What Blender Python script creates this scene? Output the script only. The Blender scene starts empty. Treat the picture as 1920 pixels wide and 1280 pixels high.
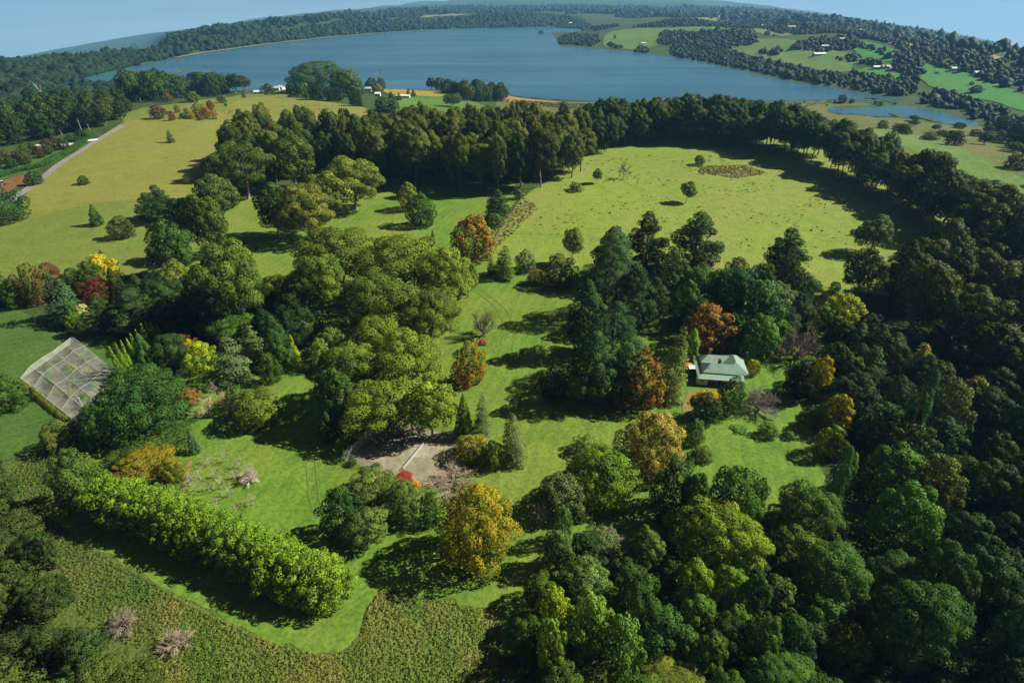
import bpy, math, random
import numpy as np
from mathutils import Vector, Matrix
from mathutils.geometry import delaunay_2d_cdt

R_ = math.radians
scene = bpy.context.scene
col = scene.collection
rng = np.random.default_rng(11)
random.seed(5)

# ------------------------------------------------------------------ camera
FPX, PITCH, CAMH = 1066.0, R_(31.0), 95.0
cam_d = bpy.data.cameras.new('camera')
cam_d.sensor_width = 36.0
cam_d.lens = 36.0 * FPX / 1920.0
cam_d.clip_start = 1.0
cam_d.clip_end = 60000.0
cam = bpy.data.objects.new('camera', cam_d)
cam.location = (0, 0, CAMH)
cam.rotation_euler = (R_(90) - PITCH, 0, 0)
col.objects.link(cam)
scene.camera = cam

# ------------------------------------------------------------------ sky and sun
SUN_EL = R_(39.5)
SUN_AZ = R_(80.0)          # from +Y towards +X
world = bpy.data.worlds.new('World')
scene.world = world
world.use_nodes = True
nt = world.node_tree
nt.nodes.clear()
n_out = nt.nodes.new('ShaderNodeOutputWorld')
n_bg = nt.nodes.new('ShaderNodeBackground')
n_sky = nt.nodes.new('ShaderNodeTexSky')
n_sky.sky_type = 'NISHITA'
n_sky.sun_disc = False
n_sky.sun_elevation = SUN_EL
n_sky.sun_rotation = SUN_AZ
n_sky.altitude = 700
n_sky.air_density = 0.15
n_sky.dust_density = 0.5
n_sky.ozone_density = 3.0
n_tc = nt.nodes.new('ShaderNodeTexCoord')
n_add = nt.nodes.new('ShaderNodeVectorMath'); n_add.operation = 'ADD'
n_add.inputs[1].default_value = (0, 0, 0.07)
n_nrm = nt.nodes.new('ShaderNodeVectorMath'); n_nrm.operation = 'NORMALIZE'
n_map = nt.nodes.new('ShaderNodeMapping'); n_map.inputs['Scale'].default_value = (2.2, 2.2, 34)
n_noi = nt.nodes.new('ShaderNodeTexNoise'); n_noi.inputs['Scale'].default_value = 1.6
n_noi.inputs['Detail'].default_value = 5; n_noi.inputs['Distortion'].default_value = 0.6
n_rmp = nt.nodes.new('ShaderNodeValToRGB')
n_rmp.color_ramp.elements[0].position = 0.48; n_rmp.color_ramp.elements[0].color = (0, 0, 0, 1)
n_rmp.color_ramp.elements[1].position = 0.78; n_rmp.color_ramp.elements[1].color = (.45, .45, .45, 1)
n_mix = nt.nodes.new('ShaderNodeMix'); n_mix.data_type = 'RGBA'
n_mix.inputs['B'].default_value = (5.6, 6.9, 7.4, 1)
L = nt.links
L.new(n_tc.outputs['Generated'], n_add.inputs[0])
L.new(n_add.outputs[0], n_nrm.inputs[0])
L.new(n_nrm.outputs[0], n_sky.inputs['Vector'])
L.new(n_tc.outputs['Generated'], n_map.inputs['Vector'])
L.new(n_map.outputs[0], n_noi.inputs['Vector'])
L.new(n_noi.outputs[0], n_rmp.inputs[0])
L.new(n_rmp.outputs[0], n_mix.inputs['Factor'])
# pale air towards the horizon
n_sep = nt.nodes.new('ShaderNodeSeparateXYZ')
n_hz = nt.nodes.new('ShaderNodeValToRGB')
n_hz.color_ramp.elements[0].position = 0.03; n_hz.color_ramp.elements[0].color = (.92, .92, .92, 1)
n_hz.color_ramp.elements[1].position = 0.15; n_hz.color_ramp.elements[1].color = (0, 0, 0, 1)
n_mix2 = nt.nodes.new('ShaderNodeMix'); n_mix2.data_type = 'RGBA'
n_mix2.inputs['B'].default_value = (5.2, 6.3, 6.1, 1)
L.new(n_nrm.outputs[0], n_sep.inputs[0]); L.new(n_sep.outputs['Z'], n_hz.inputs[0])
L.new(n_hz.outputs[0], n_mix2.inputs['Factor']); L.new(n_sky.outputs[0], n_mix2.inputs['A'])
L.new(n_mix2.outputs['Result'], n_mix.inputs['A'])
L.new(n_mix.outputs['Result'], n_bg.inputs['Color'])
n_bg.inputs['Strength'].default_value = 0.05
L.new(n_bg.outputs[0], n_out.inputs[0])

sun_d = bpy.data.lights.new('sun', 'SUN')
sun_d.energy = 5.0
sun_d.angle = R_(0.5)
sun_d.color = (1.0, 0.94, 0.82)
sun = bpy.data.objects.new('sun', sun_d)
sv = Vector((math.sin(SUN_AZ) * math.cos(SUN_EL), math.cos(SUN_AZ) * math.cos(SUN_EL), math.sin(SUN_EL)))
sun.rotation_euler = sv.to_track_quat('Z', 'Y').to_euler()
sun.location = (300, 100, 300)
col.objects.link(sun)

vs = scene.view_settings
vs.view_transform = 'Standard'
vs.look = 'None'
vs.exposure = 1.18
vs.gamma = 1.0
vs.use_curve_mapping = False
cy = scene.cycles
cy.use_denoising = True
cy.max_bounces = 5
cy.diffuse_bounces = 1
cy.glossy_bounces = 2
cy.transmission_bounces = 3
cy.transparent_max_bounces = 10
cy.volume_bounces = 0
cy.caustics_reflective = False
cy.caustics_refractive = False

# ------------------------------------------------------------------ geometry of view and land
CP, SP = math.cos(PITCH), math.sin(PITCH)


def raydir(px, py):
    """direction of the sight line through a photo pixel (1920 x 1280)"""
    u = (np.asarray(px, float) - 960.0) / FPX
    v = (640.0 - np.asarray(py, float)) / FPX
    return np.stack([u, CP + v * SP, -SP + v * CP], -1)


def onplane(px, py, z):
    d = raydir(px, py)
    t = (z - CAMH) / d[..., 2]
    return d[..., 0] * t, d[..., 1] * t


def sst(a, b, x):
    t = np.clip((x - a) / (b - a), 0, 1)
    return t * t * (3 - 2 * t)


LAKEZ = -30.0
lake_px = [(85, 161), (150, 153), (222, 163), (300, 166), (400, 172), (560, 166), (700, 168), (850, 170), (936, 171), (950, 178),
           (1000, 184), (1060, 188), (1120, 190), (1180, 193), (1280, 193), (1380, 188), (1440, 189), (1500, 190), (1540, 187), (1600, 187), (1660, 192),
           (1700, 192), (1680, 186), (1640, 178), (1560, 165), (1480, 152), (1410, 139), (1400, 134), (1330, 119), (1260, 106), (1200, 99), (1130, 92),
           (1050, 87), (1042, 70), (1032, 62), (1060, 60), (1092, 62), (1090, 55), (1030, 51), (900, 53), (800, 56), (700, 62), (600, 70), (500, 82),
           (420, 92), (340, 105), (250, 125), (170, 143)]
pond_px = [(1546, 203), (1570, 200), (1600, 206), (1640, 200), (1700, 198), (1760, 208), (1842, 231), (1825, 238), (1790, 234), (1740, 226), (1690, 217), (1640, 220), (1600, 212), (1570, 214)]


def px_poly(pts, z):
    a = np.array(pts, float)
    x, y = onplane(a[:, 0], a[:, 1], z)
    return np.stack([x, y], -1)


lake_xy = px_poly(lake_px, LAKEZ)
pond_xy = px_poly(pond_px, LAKEZ)


def inside(poly, x, y):
    x = np.asarray(x, float); y = np.asarray(y, float)
    c = np.zeros(x.shape, bool)
    n = len(poly)
    for i in range(n):
        x1, y1 = poly[i]; x2, y2 = poly[(i + 1) % n]
        if y1 == y2:
            continue
        k = ((y1 > y) != (y2 > y)) & (x < (x2 - x1) * (y - y1) / (y2 - y1) + x1)
        c ^= k
    return c


def polydist(poly, x, y):
    d = np.full(np.shape(x), 1e9)
    n = len(poly)
    for i in range(n):
        x1, y1 = poly[i]; x2, y2 = poly[(i + 1) % n]
        dx, dy = x2 - x1, y2 - y1
        t = np.clip(((x - x1) * dx + (y - y1) * dy) / (dx * dx + dy * dy + 1e-9), 0, 1)
        d = np.minimum(d, np.hypot(x - x1 - t * dx, y - y1 - t * dy))
    return np.where(inside(poly, x, y), -d, d)


GX0, GX1, GY0, GY1, GS = -4000.0, 4000.0, 200.0, 5400.0, 10.0
gx = np.arange(GX0, GX1 + 1, GS); gy = np.arange(GY0, GY1 + 1, GS)
GXX, GYY = np.meshgrid(gx, gy)
SDF = np.minimum(polydist(lake_xy, GXX, GYY), polydist(pond_xy, GXX, GYY))


def sdf(x, y):
    fx = np.clip((x - GX0) / GS, 0, len(gx) - 1.001); fy = np.clip((y - GY0) / GS, 0, len(gy) - 1.001)
    ix = fx.astype(int); iy = fy.astype(int)
    tx = fx - ix; ty = fy - iy
    v = SDF[iy, ix] * (1 - tx) * (1 - ty) + SDF[iy, ix + 1] * tx * (1 - ty) + SDF[iy + 1, ix] * (1 - tx) * ty + SDF[iy + 1, ix + 1] * tx * ty
    ex = np.maximum(0, np.maximum(GX0 - x, x - GX1)) + np.maximum(0, np.maximum(GY0 - y, y - GY1))
    return v + ex


hz_px = np.array([(-260, 205), (-100, 150), (0, 112), (160, 86), (320, 61), (480, 39), (640, 22), (800, 8), (960, -4), (1100, -5), (1280, 0),
                  (1440, 14), (1600, 37), (1760, 62), (1920, 94), (2060, 130), (2200, 170)], float)
_d = raydir(hz_px[:, 0], hz_px[:, 1])
hz_az = np.arctan2(_d[:, 0], _d[:, 1])
hz_el = _d[:, 2] / np.hypot(_d[:, 0], _d[:, 1])
_wr = np.random.default_rng(3)
WAVES = [(_wr.uniform(0, 6.28), _wr.uniform(0, 6.28), w) for w in (900, 700, 520, 400, 300)]


def roll(x, y):
    z = 0
    for a, p, w in WAVES:
        z = z + np.sin((x * math.cos(a) + y * math.sin(a)) / w * 6.283 + p) * (w / 900.0)
    return z


def bump(x, y, cx, cy, sx, sy, h):
    return h * np.exp(-((x - cx) / sx) ** 2 - ((y - cy) / sy) ** 2)


def hgt(x, y):
    x = np.asarray(x, float); y = np.asarray(y, float)
    r = np.hypot(x, y); az = np.arctan2(x, y)
    d = sdf(x, y)
    land = LAKEZ + np.where(d > 0, 0.0, -1.0) + np.where(d > 0, 0.3 + 1.5 * sst(0, 40, d) + 28.2 * sst(20, 380, d), np.maximum(d * 0.04, -4))
    # gentle knolls
    land = land + bump(x, y, -300, 560, 130, 120, 6) + bump(x, y, 150, 440, 120, 80, 5) * sst(0, 60, d)
    land = land + 0.6 * roll(x * 5, y * 5) * sst(0, 100, d) * sst(150, 400, r)
    # hills beyond the lake
    far = sst(1200, 2200, r) * sst(0, 250, d)
    land = land + far * (6 + 7 * roll(x, y))
    land = land + bump(x, y, 1150, 1650, 420, 380, 26) * sst(30, 300, d)
    lim = CAMH + r * np.interp(az, hz_az, hz_el) - 34 * (1 - np.clip(r / 12000, 0, 1))
    lim = lim + 0.004 * r * roll(x * 0.35, y * 0.35) * 0.35
    vf = sst(-0.47, -0.535, az)
    land = land - vf * 480 * sst(1750, 3600, r)
    t = sst(4200, 11500, r)
    land = land * (1 - t) + t * lim
    far2 = sst(1400, 2000, r)
    return np.where(far2 > 0, land * (1 - far2) + far2 * np.minimum(land, lim), land)


TS = np.geomspace(25, 16000, 420)


def ground_at(px, py):
    """where the sight line through a photo pixel meets the land"""
    d = raydir(np.atleast_1d(px), np.atleast_1d(py))
    X = d[:, None, 0] * TS; Y = d[:, None, 1] * TS; Z = CAMH + d[:, None, 2] * TS
    below = Z < hgt(X, Y)
    k = np.where(below.any(1), below.argmax(1), len(TS) - 1)
    lo = TS[np.maximum(k - 1, 0)]; hi = TS[k]
    for _ in range(14):
        m = (lo + hi) / 2
        b = (CAMH + d[:, 2] * m) < hgt(d[:, 0] * m, d[:, 1] * m)
        hi = np.where(b, m, hi); lo = np.where(b, lo, m)
    return np.stack([d[:, 0] * hi, d[:, 1] * hi], -1)


def g1(px, py):
    p = ground_at(px, py)[0]
    return float(p[0]), float(p[1]), float(hgt(p[0], p[1]))


# ------------------------------------------------------------------ material helpers
def new_mat(name):
    m = bpy.data.materials.new(name)
    m.use_nodes = True
    t = m.node_tree
    t.nodes.clear()
    o = t.nodes.new('ShaderNodeOutputMaterial')
    return m, t, o


def pnode(t, base=None, rough=0.8, spec=0.2):
    p = t.nodes.new('ShaderNodeBsdfPrincipled')
    p.inputs['Roughness'].default_value = rough
    p.inputs['Specular IOR Level'].default_value = spec
    if base:
        p.inputs['Base Color'].default_value = (*base, 1)
    return p


def noise(t, vec, scale, detail=4, rough=.6, dist=0.0):
    n = t.nodes.new('ShaderNodeTexNoise')
    n.inputs['Scale'].default_value = scale; n.inputs['Detail'].default_value = detail
    n.inputs['Roughness'].default_value = rough; n.inputs['Distortion'].default_value = dist
    t.links.new(vec, n.inputs['Vector'])
    return n.outputs[0]


def ramp(t, fac, stops):
    r = t.nodes.new('ShaderNodeValToRGB')
    e = r.color_ramp.elements
    while len(e) < len(stops):
        e.new(0.5)
    for k, (p, c) in enumerate(stops):
        e[k].position = p
        e[k].color = (*c, 1) if len(c) == 3 else c
    t.links.new(fac, r.inputs[0])
    return r.outputs[0]


def mixc(t, fac, a, b, mode='MIX'):
    m = t.nodes.new('ShaderNodeMix'); m.data_type = 'RGBA'; m.blend_type = mode
    for s, v in (('Factor', fac), ('A', a), ('B', b)):
        if isinstance(v, (int, float)):
            m.inputs[s].default_value = v
        elif isinstance(v, tuple):
            m.inputs[s].default_value = (*v, 1) if len(v) == 3 else v
        else:
            t.links.new(v, m.inputs[s])
    return m.outputs['Result']


def mathn(t, op, a, b=None):
    m = t.nodes.new('ShaderNodeMath'); m.operation = op
    for k, v in ((0, a), (1, b)):
        if v is None:
            continue
        if isinstance(v, (int, float)):
            m.inputs[k].default_value = v
        else:
            t.links.new(v, m.inputs[k])
    return m.outputs[0]


def position(t):
    g = t.nodes.new('ShaderNodeNewGeometry')
    return g.outputs['Position']


def add_bump(t, p, h, strength=.5, dist=.2):
    b = t.nodes.new('ShaderNodeBump')
    b.inputs['Strength'].default_value = strength; b.inputs['Distance'].default_value = dist
    t.links.new(h, b.inputs['Height'])
    t.links.new(b.outputs[0], p.inputs['Normal'])


def grass_mat(name, c1, c2, c3, dry=(.16, .13, .05), dryamt=.5, sc=1.0, bmp=.5, bd=.25, stripes=0.0, sdir=(1, 0.2)):
    m, t, o = new_mat(name)
    pos = position(t)
    big = noise(t, pos, .012 * sc, 5, .6, .8)
    mid = noise(t, pos, .11 * sc, 5, .65, .5)
    fine = noise(t, pos, 1.1 * sc, 3, .7)
    base = ramp(t, mid, [(.3, c1), (.5, c2), (.72, c3)])
    f = mathn(t, 'MULTIPLY', ramp(t, big, [(.45, (0, 0, 0)), (.72, (1, 1, 1))]), dryamt)
    base = mixc(t, f, base, dry)
    sp = ramp(t, fine, [(.30, (.55, .55, .55)), (.55, (1, 1, 1)), (.8, (1.25, 1.25, 1.1))])
    base = mixc(t, 1.0, base, sp, 'MULTIPLY')
    if stripes:
        w = t.nodes.new('ShaderNodeTexWave')
        w.inputs['Scale'].default_value = .09; w.inputs['Distortion'].default_value = 3.5
        w.inputs['Detail'].default_value = 2; w.inputs['Detail Scale'].default_value = .4
        mp = t.nodes.new('ShaderNodeMapping'); mp.inputs['Rotation'].default_value = (0, 0, math.atan2(sdir[1], sdir[0]))
        t.links.new(pos, mp.inputs['Vector']); t.links.new(mp.outputs[0], w.inputs['Vector'])
        base = mixc(t, 1.0, base, ramp(t, w.outputs[1], [(.2, (1 - stripes,) * 3), (.8, (1 + stripes,) * 3)]), 'MULTIPLY')
    p = pnode(t, rough=.9, spec=.1)
    t.links.new(base, p.inputs['Base Color'])
    hh = mathn(t, 'ADD', fine, mathn(t, 'MULTIPLY', noise(t, pos, .35 * sc, 3), 1.5))
    add_bump(t, p, hh, bmp, bd)
    t.links.new(p.outputs[0], o.inputs[0])
    return m


def plain_mat(name, c, rough=.7, spec=.3, var=.25, sc=3.0, bmp=0.0, metal=0.0):
    m, t, o = new_mat(name)
    tc = t.nodes.new('ShaderNodeTexCoord')
    n = noise(t, tc.outputs['Object'], sc, 5, .65)
    base = ramp(t, n, [(.3, tuple(v * (1 - var) for v in c)), (.7, tuple(min(1, v * (1 + var)) for v in c))])
    p = pnode(t, rough=rough, spec=spec)
    p.inputs['Metallic'].default_value = metal
    t.links.new(base, p.inputs['Base Color'])
    if bmp:
        add_bump(t, p, n, bmp, .05)
    t.links.new(p.outputs[0], o.inputs[0])
    return m


def leaf_mat(name, transl=.13, rough=.6, spec=.06):
    m, t, o = new_mat(name)
    oi = t.nodes.new('ShaderNodeObjectInfo')
    a2 = t.nodes.new('ShaderNodeAttribute'); a2.attribute_type = 'OBJECT'; a2.attribute_name = 'color2'
    am = t.nodes.new('ShaderNodeAttribute'); am.attribute_name = 'mixf'
    at = t.nodes.new('ShaderNodeAttribute'); at.attribute_name = 'tint'
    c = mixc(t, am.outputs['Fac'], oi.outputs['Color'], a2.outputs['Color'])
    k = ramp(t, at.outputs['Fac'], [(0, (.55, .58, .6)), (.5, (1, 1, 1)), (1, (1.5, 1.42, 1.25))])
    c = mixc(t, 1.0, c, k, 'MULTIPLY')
    p = pnode(t, rough=rough, spec=spec)
    t.links.new(c, p.inputs['Base Color'])
    tr = t.nodes.new('ShaderNodeBsdfTranslucent')
    c2 = mixc(t, 1.0, c, (1.25, 1.3, .6), 'MULTIPLY')
    t.links.new(c2, tr.inputs['Color'])
    mx = t.nodes.new('ShaderNodeMixShader'); mx.inputs[0].default_value = transl
    t.links.new(p.outputs[0], mx.inputs[1]); t.links.new(tr.outputs[0], mx.inputs[2])
    t.links.new(mx.outputs[0], o.inputs[0])
    return m


def tint_mat(name, rough=.85, sc=2.0, var=.3):
    """takes the colour of the object it is on, with grain"""
    m, t, o = new_mat(name)
    oi = t.nodes.new('ShaderNodeObjectInfo')
    tc = t.nodes.new('ShaderNodeTexCoord')
    n = noise(t, tc.outputs['Object'], sc, 4)
    c = mixc(t, 1.0, oi.outputs['Color'], ramp(t, n, [(.3, (1 - var,) * 3), (.7, (1 + var,) * 3)]), 'MULTIPLY')
    p = pnode(t, rough=rough, spec=.2)
    t.links.new(c, p.inputs['Base Color'])
    t.links.new(p.outputs[0], o.inputs[0])
    return m


M = {}
M['leaf'] = leaf_mat('leaf')
M['bark'] = tint_mat('bark', .9, 6.0, .35)
M['twig'] = tint_mat('twig', .85, 3.0, .25)
M['ground'] = grass_mat('ground_cover', (.022, .046, .010), (.034, .062, .013), (.05, .078, .018), (.06, .06, .022), .35, .6, .8, .6)
M['lawn'] = grass_mat('lawn_grass', (.056, .124, .013), (.084, .156, .018), (.116, .183, .024), (.165, .175, .034), .7, 1, .35, .12, .05, (1, .3))
M['lawn_left'] = grass_mat('dark_meadow_grass', (.032, .080, .013), (.044, .094, .016), (.060, .108, .020), (.08, .105, .03), .4, 1, .35, .12, .05, (.6, 1))  # darker green grass of the left meadow and the roadside plot
M['paddock'] = grass_mat('paddock_grass', (.108, .165, .022), (.142, .195, .028), (.178, .216, .038), (.20, .175, .06), .4, 1.3, .6, .3)
M['paddock_left'] = grass_mat('dry_paddock_grass', (.118, .138, .022), (.145, .160, .028), (.17, .178, .038), (.19, .165, .06), .5, 1.2, .5, .3)
M['paddock_low'] = grass_mat('green_paddock_grass', (.085, .125, .02), (.11, .145, .026), (.13, .155, .032), (.15, .14, .05), .4, 1.2, .5, .3)
M['rough'] = grass_mat('rough_grass', (.045, .085, .014), (.065, .10, .018), (.09, .11, .024), (.11, .10, .03), .7, 2.0, .8, .5)
M['marsh'] = grass_mat('marsh_grass', (.045, .075, .014), (.075, .10, .02), (.11, .125, .03), (.13, .095, .04), .7, .5, .8, .6)
M['field'] = grass_mat('far_field_grass', (.045, .12, .016), (.07, .14, .02), (.095, .155, .028), (.13, .14, .05), .7, .35, .4, .5)
M['field_bright'] = grass_mat('bright_field_grass', (.025, .13, .018), (.035, .155, .022), (.05, .17, .03), (.08, .15, .04), .5, .4, .4, .5)
M['field_dry'] = grass_mat('dry_field_grass', (.14, .13, .05), (.19, .16, .075), (.23, .19, .10), (.24, .19, .10), .5, .5, .4, .5)
M['vine'] = grass_mat('yellow_field_grass', (.20, .16, .015), (.25, .19, .018), (.29, .21, .022), (.17, .15, .03), .4, 1, .5, .4)
M['soil'] = grass_mat('red_soil', (.11, .05, .026), (.15, .068, .034), (.20, .095, .045), (.10, .085, .03), .3, 2, .5, .3)
M['clay'] = grass_mat('court_clay', (.15, .14, .09), (.24, .215, .15), (.34, .30, .215), (.11, .12, .06), .8, 5, .4, .05)
M['dirt'] = grass_mat('bare_dirt', (.20, .12, .04), (.26, .155, .055), (.29, .18, .07), (.14, .15, .03), .5, 3, .4, .08)
M['bed'] = grass_mat('garden_soil', (.035, .036, .02), (.05, .052, .026), (.05, .07, .024), (.09, .055, .032), .8, 6, .5, .1)
M['cable'] = plain_mat('net_cable', (.36, .37, .35), .8, .2, .2)
M['dry'] = grass_mat('dry_lawn', (.12, .12, .025), (.155, .14, .03), (.19, .155, .04), (.16, .13, .035), .5, 3, .4, .08)
M['road'] = plain_mat('road_asphalt', (.16, .155, .14), .9, .2, .2, .5)
M['track'] = grass_mat('worn_track_grass', (.075, .135, .018), (.095, .148, .022), (.12, .16, .03), (.15, .15, .05), .2, 3, .3, .05)
M['band'] = plain_mat('net_band', (.42, .40, .33), .9, .1, .1)
M['white'] = plain_mat('white_paint', (.50, .495, .47), .6, .3, .08)
M['cream'] = plain_mat('cream_board', (.58, .56, .50), .7, .3, .1)
M['glass'] = plain_mat('dark_glass', (.02, .025, .03), .1, .6, .1)
M['steel'] = plain_mat('galvanised_steel', (.45, .46, .46), .5, .5, .15, metal=.3)
M['timber'] = plain_mat('grey_timber', (.22, .19, .15), .9, .2, .3)
M['brick'] = plain_mat('chimney_brick', (.24, .12, .085), .9, .2, .3, 8)
M['tin_red'] = plain_mat('red_tin', (.25, .10, .07), .6, .3, .2)
M['tin_grey'] = plain_mat('grey_tin', (.30, .31, .31), .55, .4, .2)
M['dark'] = plain_mat('dark_void', (.02, .02, .02), .9, .1, .1)


def roof_mat():
    m, t, o = new_mat('green_tin_roof')
    tc = t.nodes.new('ShaderNodeTexCoord')
    n = noise(t, tc.outputs['Object'], .7, 5, .7)
    base = ramp(t, n, [(.3, (.125, .205, .155)), (.6, (.165, .25, .19)), (.8, (.21, .29, .225))])
    p = pnode(t, rough=.45, spec=.45)
    t.links.new(base, p.inputs['Base Color'])
    add_bump(t, p, n, .1, .03)
    t.links.new(p.outputs[0], o.inputs[0])
    return m


M['roof'] = roof_mat()


def water_mat():
    m, t, o = new_mat('lake_water')
    pos = position(t)
    big = noise(t, pos, .0035, 4, .6, 1.2)
    mpw = t.nodes.new('ShaderNodeMapping'); mpw.inputs['Scale'].default_value = (.0012, .008, 1); mpw.inputs['Rotation'].default_value = (0, 0, .12)
    t.links.new(pos, mpw.inputs['Vector'])
    strk = noise(t, mpw.outputs[0], 1.0, 5, .62, .8)
    base = mixc(t, ramp(t, strk, [(.42, (0, 0, 0)), (.7, (.8, .8, .8))]), ramp(t, big, [(.35, (.018, .078, .108)), (.65, (.03, .098, .13))]), (.05, .14, .18))
    p = pnode(t, rough=.22, spec=.5)
    p.inputs['IOR'].default_value = 1.33
    t.links.new(base, p.inputs['Base Color'])
    mp = t.nodes.new('ShaderNodeMapping'); mp.inputs['Scale'].default_value = (.35, 1, 1)
    t.links.new(pos, mp.inputs['Vector'])
    h = mathn(t, 'ADD', noise(t, mp.outputs[0], .12, 5, .7), mathn(t, 'MULTIPLY', noise(t, mp.outputs[0], .6, 3, .7), .4))
    add_bump(t, p, h, .12, 1.0)
    t.links.new(p.outputs[0], o.inputs[0])
    return m


M['water'] = water_mat()


def net_mat(name, alpha, c=(.75, .77, .74)):
    m, t, o = new_mat(name)
    d = t.nodes.new('ShaderNodeBsdfDiffuse'); d.inputs['Color'].default_value = (*c, 1)
    tr = t.nodes.new('ShaderNodeBsdfTransparent')
    mx = t.nodes.new('ShaderNodeMixShader')
    tc = t.nodes.new('ShaderNodeTexCoord')
    n = noise(t, tc.outputs['Object'], .35, 4, .6)
    f = ramp(t, n, [(.3, (alpha * .6,) * 3), (.7, (min(1, alpha * 1.4),) * 3)])
    t.links.new(f, mx.inputs[0])
    t.links.new(tr.outputs[0], mx.inputs[1]); t.links.new(d.outputs[0], mx.inputs[2])
    t.links.new(mx.outputs[0], o.inputs[0])
    return m


M['net'] = net_mat('bird_net', .11, (.6, .63, .6))
M['net_wall'] = net_mat('bird_net_wall', .22, (.55, .58, .50))
M['mesh_fence'] = net_mat('wire_mesh', .28, (.55, .58, .6))


# ------------------------------------------------------------------ mesh helpers
def mesh_np(name, V, F, mats, smooth=False, attrs=None, normals=None):
    """V (n,3), F (m,4) or (m,3)"""
    me = bpy.data.meshes.new(name)
    V = np.ascontiguousarray(V, np.float32); F = np.ascontiguousarray(F, np.int32)
    k = F.shape[1]
    me.vertices.add(len(V)); me.vertices.foreach_set('co', V.ravel())
    me.loops.add(F.size); me.loops.foreach_set('vertex_index', F.ravel())
    me.polygons.add(len(F))
    me.polygons.foreach_set('loop_start', np.arange(0, F.size, k, dtype=np.int32))
    me.polygons.foreach_set('loop_total', np.full(len(F), k, np.int32))
    me.polygons.foreach_set('use_smooth', np.full(len(F), smooth))
    for a, v in (attrs or {}).items():
        at = me.attributes.new(a, 'FLOAT', 'FACE')
        at.data.foreach_set('value', np.ascontiguousarray(v, np.float32))
    me.update(calc_edges=True)
    if normals is not None:
        me.normals_split_custom_set_from_vertices(np.ascontiguousarray(normals, np.float32))
    for m in mats:
        me.materials.append(m)
    return me


def obj(name, me, parent=None, loc=None):
    o = bpy.data.objects.new(name, me)
    col.objects.link(o)
    if parent is not None:
        o.parent = parent
    if loc is not None:
        o.location = loc
    return o


def tag(o, label, cat, group=None):
    o['label'] = label; o['category'] = cat
    if group:
        o['group'] = group
    return o


def thing(name, label, cat, loc, rz=0.0, group=None):
    o = bpy.data.objects.new(name, None)
    o.empty_display_size = .5
    col.objects.link(o)
    o.location = loc; o.rotation_euler = (0, 0, rz)
    return tag(o, label, cat, group)


class MB:
    """collects boxes, bars and polygons into one mesh"""

    def __init__(s):
        s.v = []; s.f = []

    def poly(s, pts):
        b = len(s.v); s.v += [tuple(p) for p in pts]; s.f.append(tuple(range(b, b + len(pts))))
        return s

    def box(s, x0, x1, y0, y1, z0, z1):
        b = len(s.v)
        s.v += [(x0, y0, z0), (x1, y0, z0), (x1, y1, z0), (x0, y1, z0), (x0, y0, z1), (x1, y0, z1), (x1, y1, z1), (x0, y1, z1)]
        for q in ((0, 3, 2, 1), (4, 5, 6, 7), (0, 1, 5, 4), (1, 2, 6, 5), (2, 3, 7, 6), (3, 0, 4, 7)):
            s.f.append(tuple(b + i for i in q))
        return s

    def bar(s, a, b_, r0, r1=None, n=5):
        r1 = r0 if r1 is None else r1
        a = Vector(a); b_ = Vector(b_)
        d = (b_ - a).normalized()
        u = d.orthogonal().normalized(); w = d.cross(u)
        k = len(s.v)
        for c, r in ((a, r0), (b_, r1)):
            for i in range(n):
                q = 6.28318 * i / n
                s.v.append(tuple(c + (u * math.cos(q) + w * math.sin(q)) * r))
        for i in range(n):
            j = (i + 1) % n
            s.f.append((k + i, k + j, k + n + j, k + n + i))
        s.f.append(tuple(k + n + i for i in range(n))); s.f.append(tuple(k + n - 1 - i for i in range(n)))
        return s

    def slab(s, pts, th):
        """polygon with thickness downwards"""
        n = len(pts)
        s.poly(pts)
        low = [(p[0], p[1], p[2] - th) for p in pts]
        s.poly(low[::-1])
        for i in range(n):
            j = (i + 1) % n
            s.poly([pts[i], low[i], low[j], pts[j]])
        return s

    def build(s, name, mat, parent=None, loc=None, smooth=False):
        me = bpy.data.meshes.new(name)
        me.from_pydata(s.v, [], s.f)
        me.update()
        me.materials.append(mat)
        if smooth:
            for p in me.polygons:
                p.use_smooth = True
        return obj(name, me, parent, loc)


def structure(o):
    o['kind'] = 'structure'
    return o


# ------------------------------------------------------------------ ground sheet
RR = np.concatenate([[4.0, 12.0], np.geomspace(22, 14500, 430)])
AZ = np.radians(np.linspace(-72, 72, 361))
gr, ga = np.meshgrid(RR, AZ, indexing='ij')
gX = gr * np.sin(ga); gY = gr * np.cos(ga); gZ = hgt(gX, gY)
nr, na = gX.shape
ii = np.arange(nr * na).reshape(nr, na)
F = np.stack([ii[:-1, :-1], ii[:-1, 1:], ii[1:, 1:], ii[1:, :-1]], -1).reshape(-1, 4)[:, ::-1]
structure(obj('ground', mesh_np('ground', np.stack([gX, gY, gZ], -1).reshape(-1, 3), F, [M['ground']], True)))
GPTS = np.stack([gX, gY], -1).reshape(-1, 2)


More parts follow.
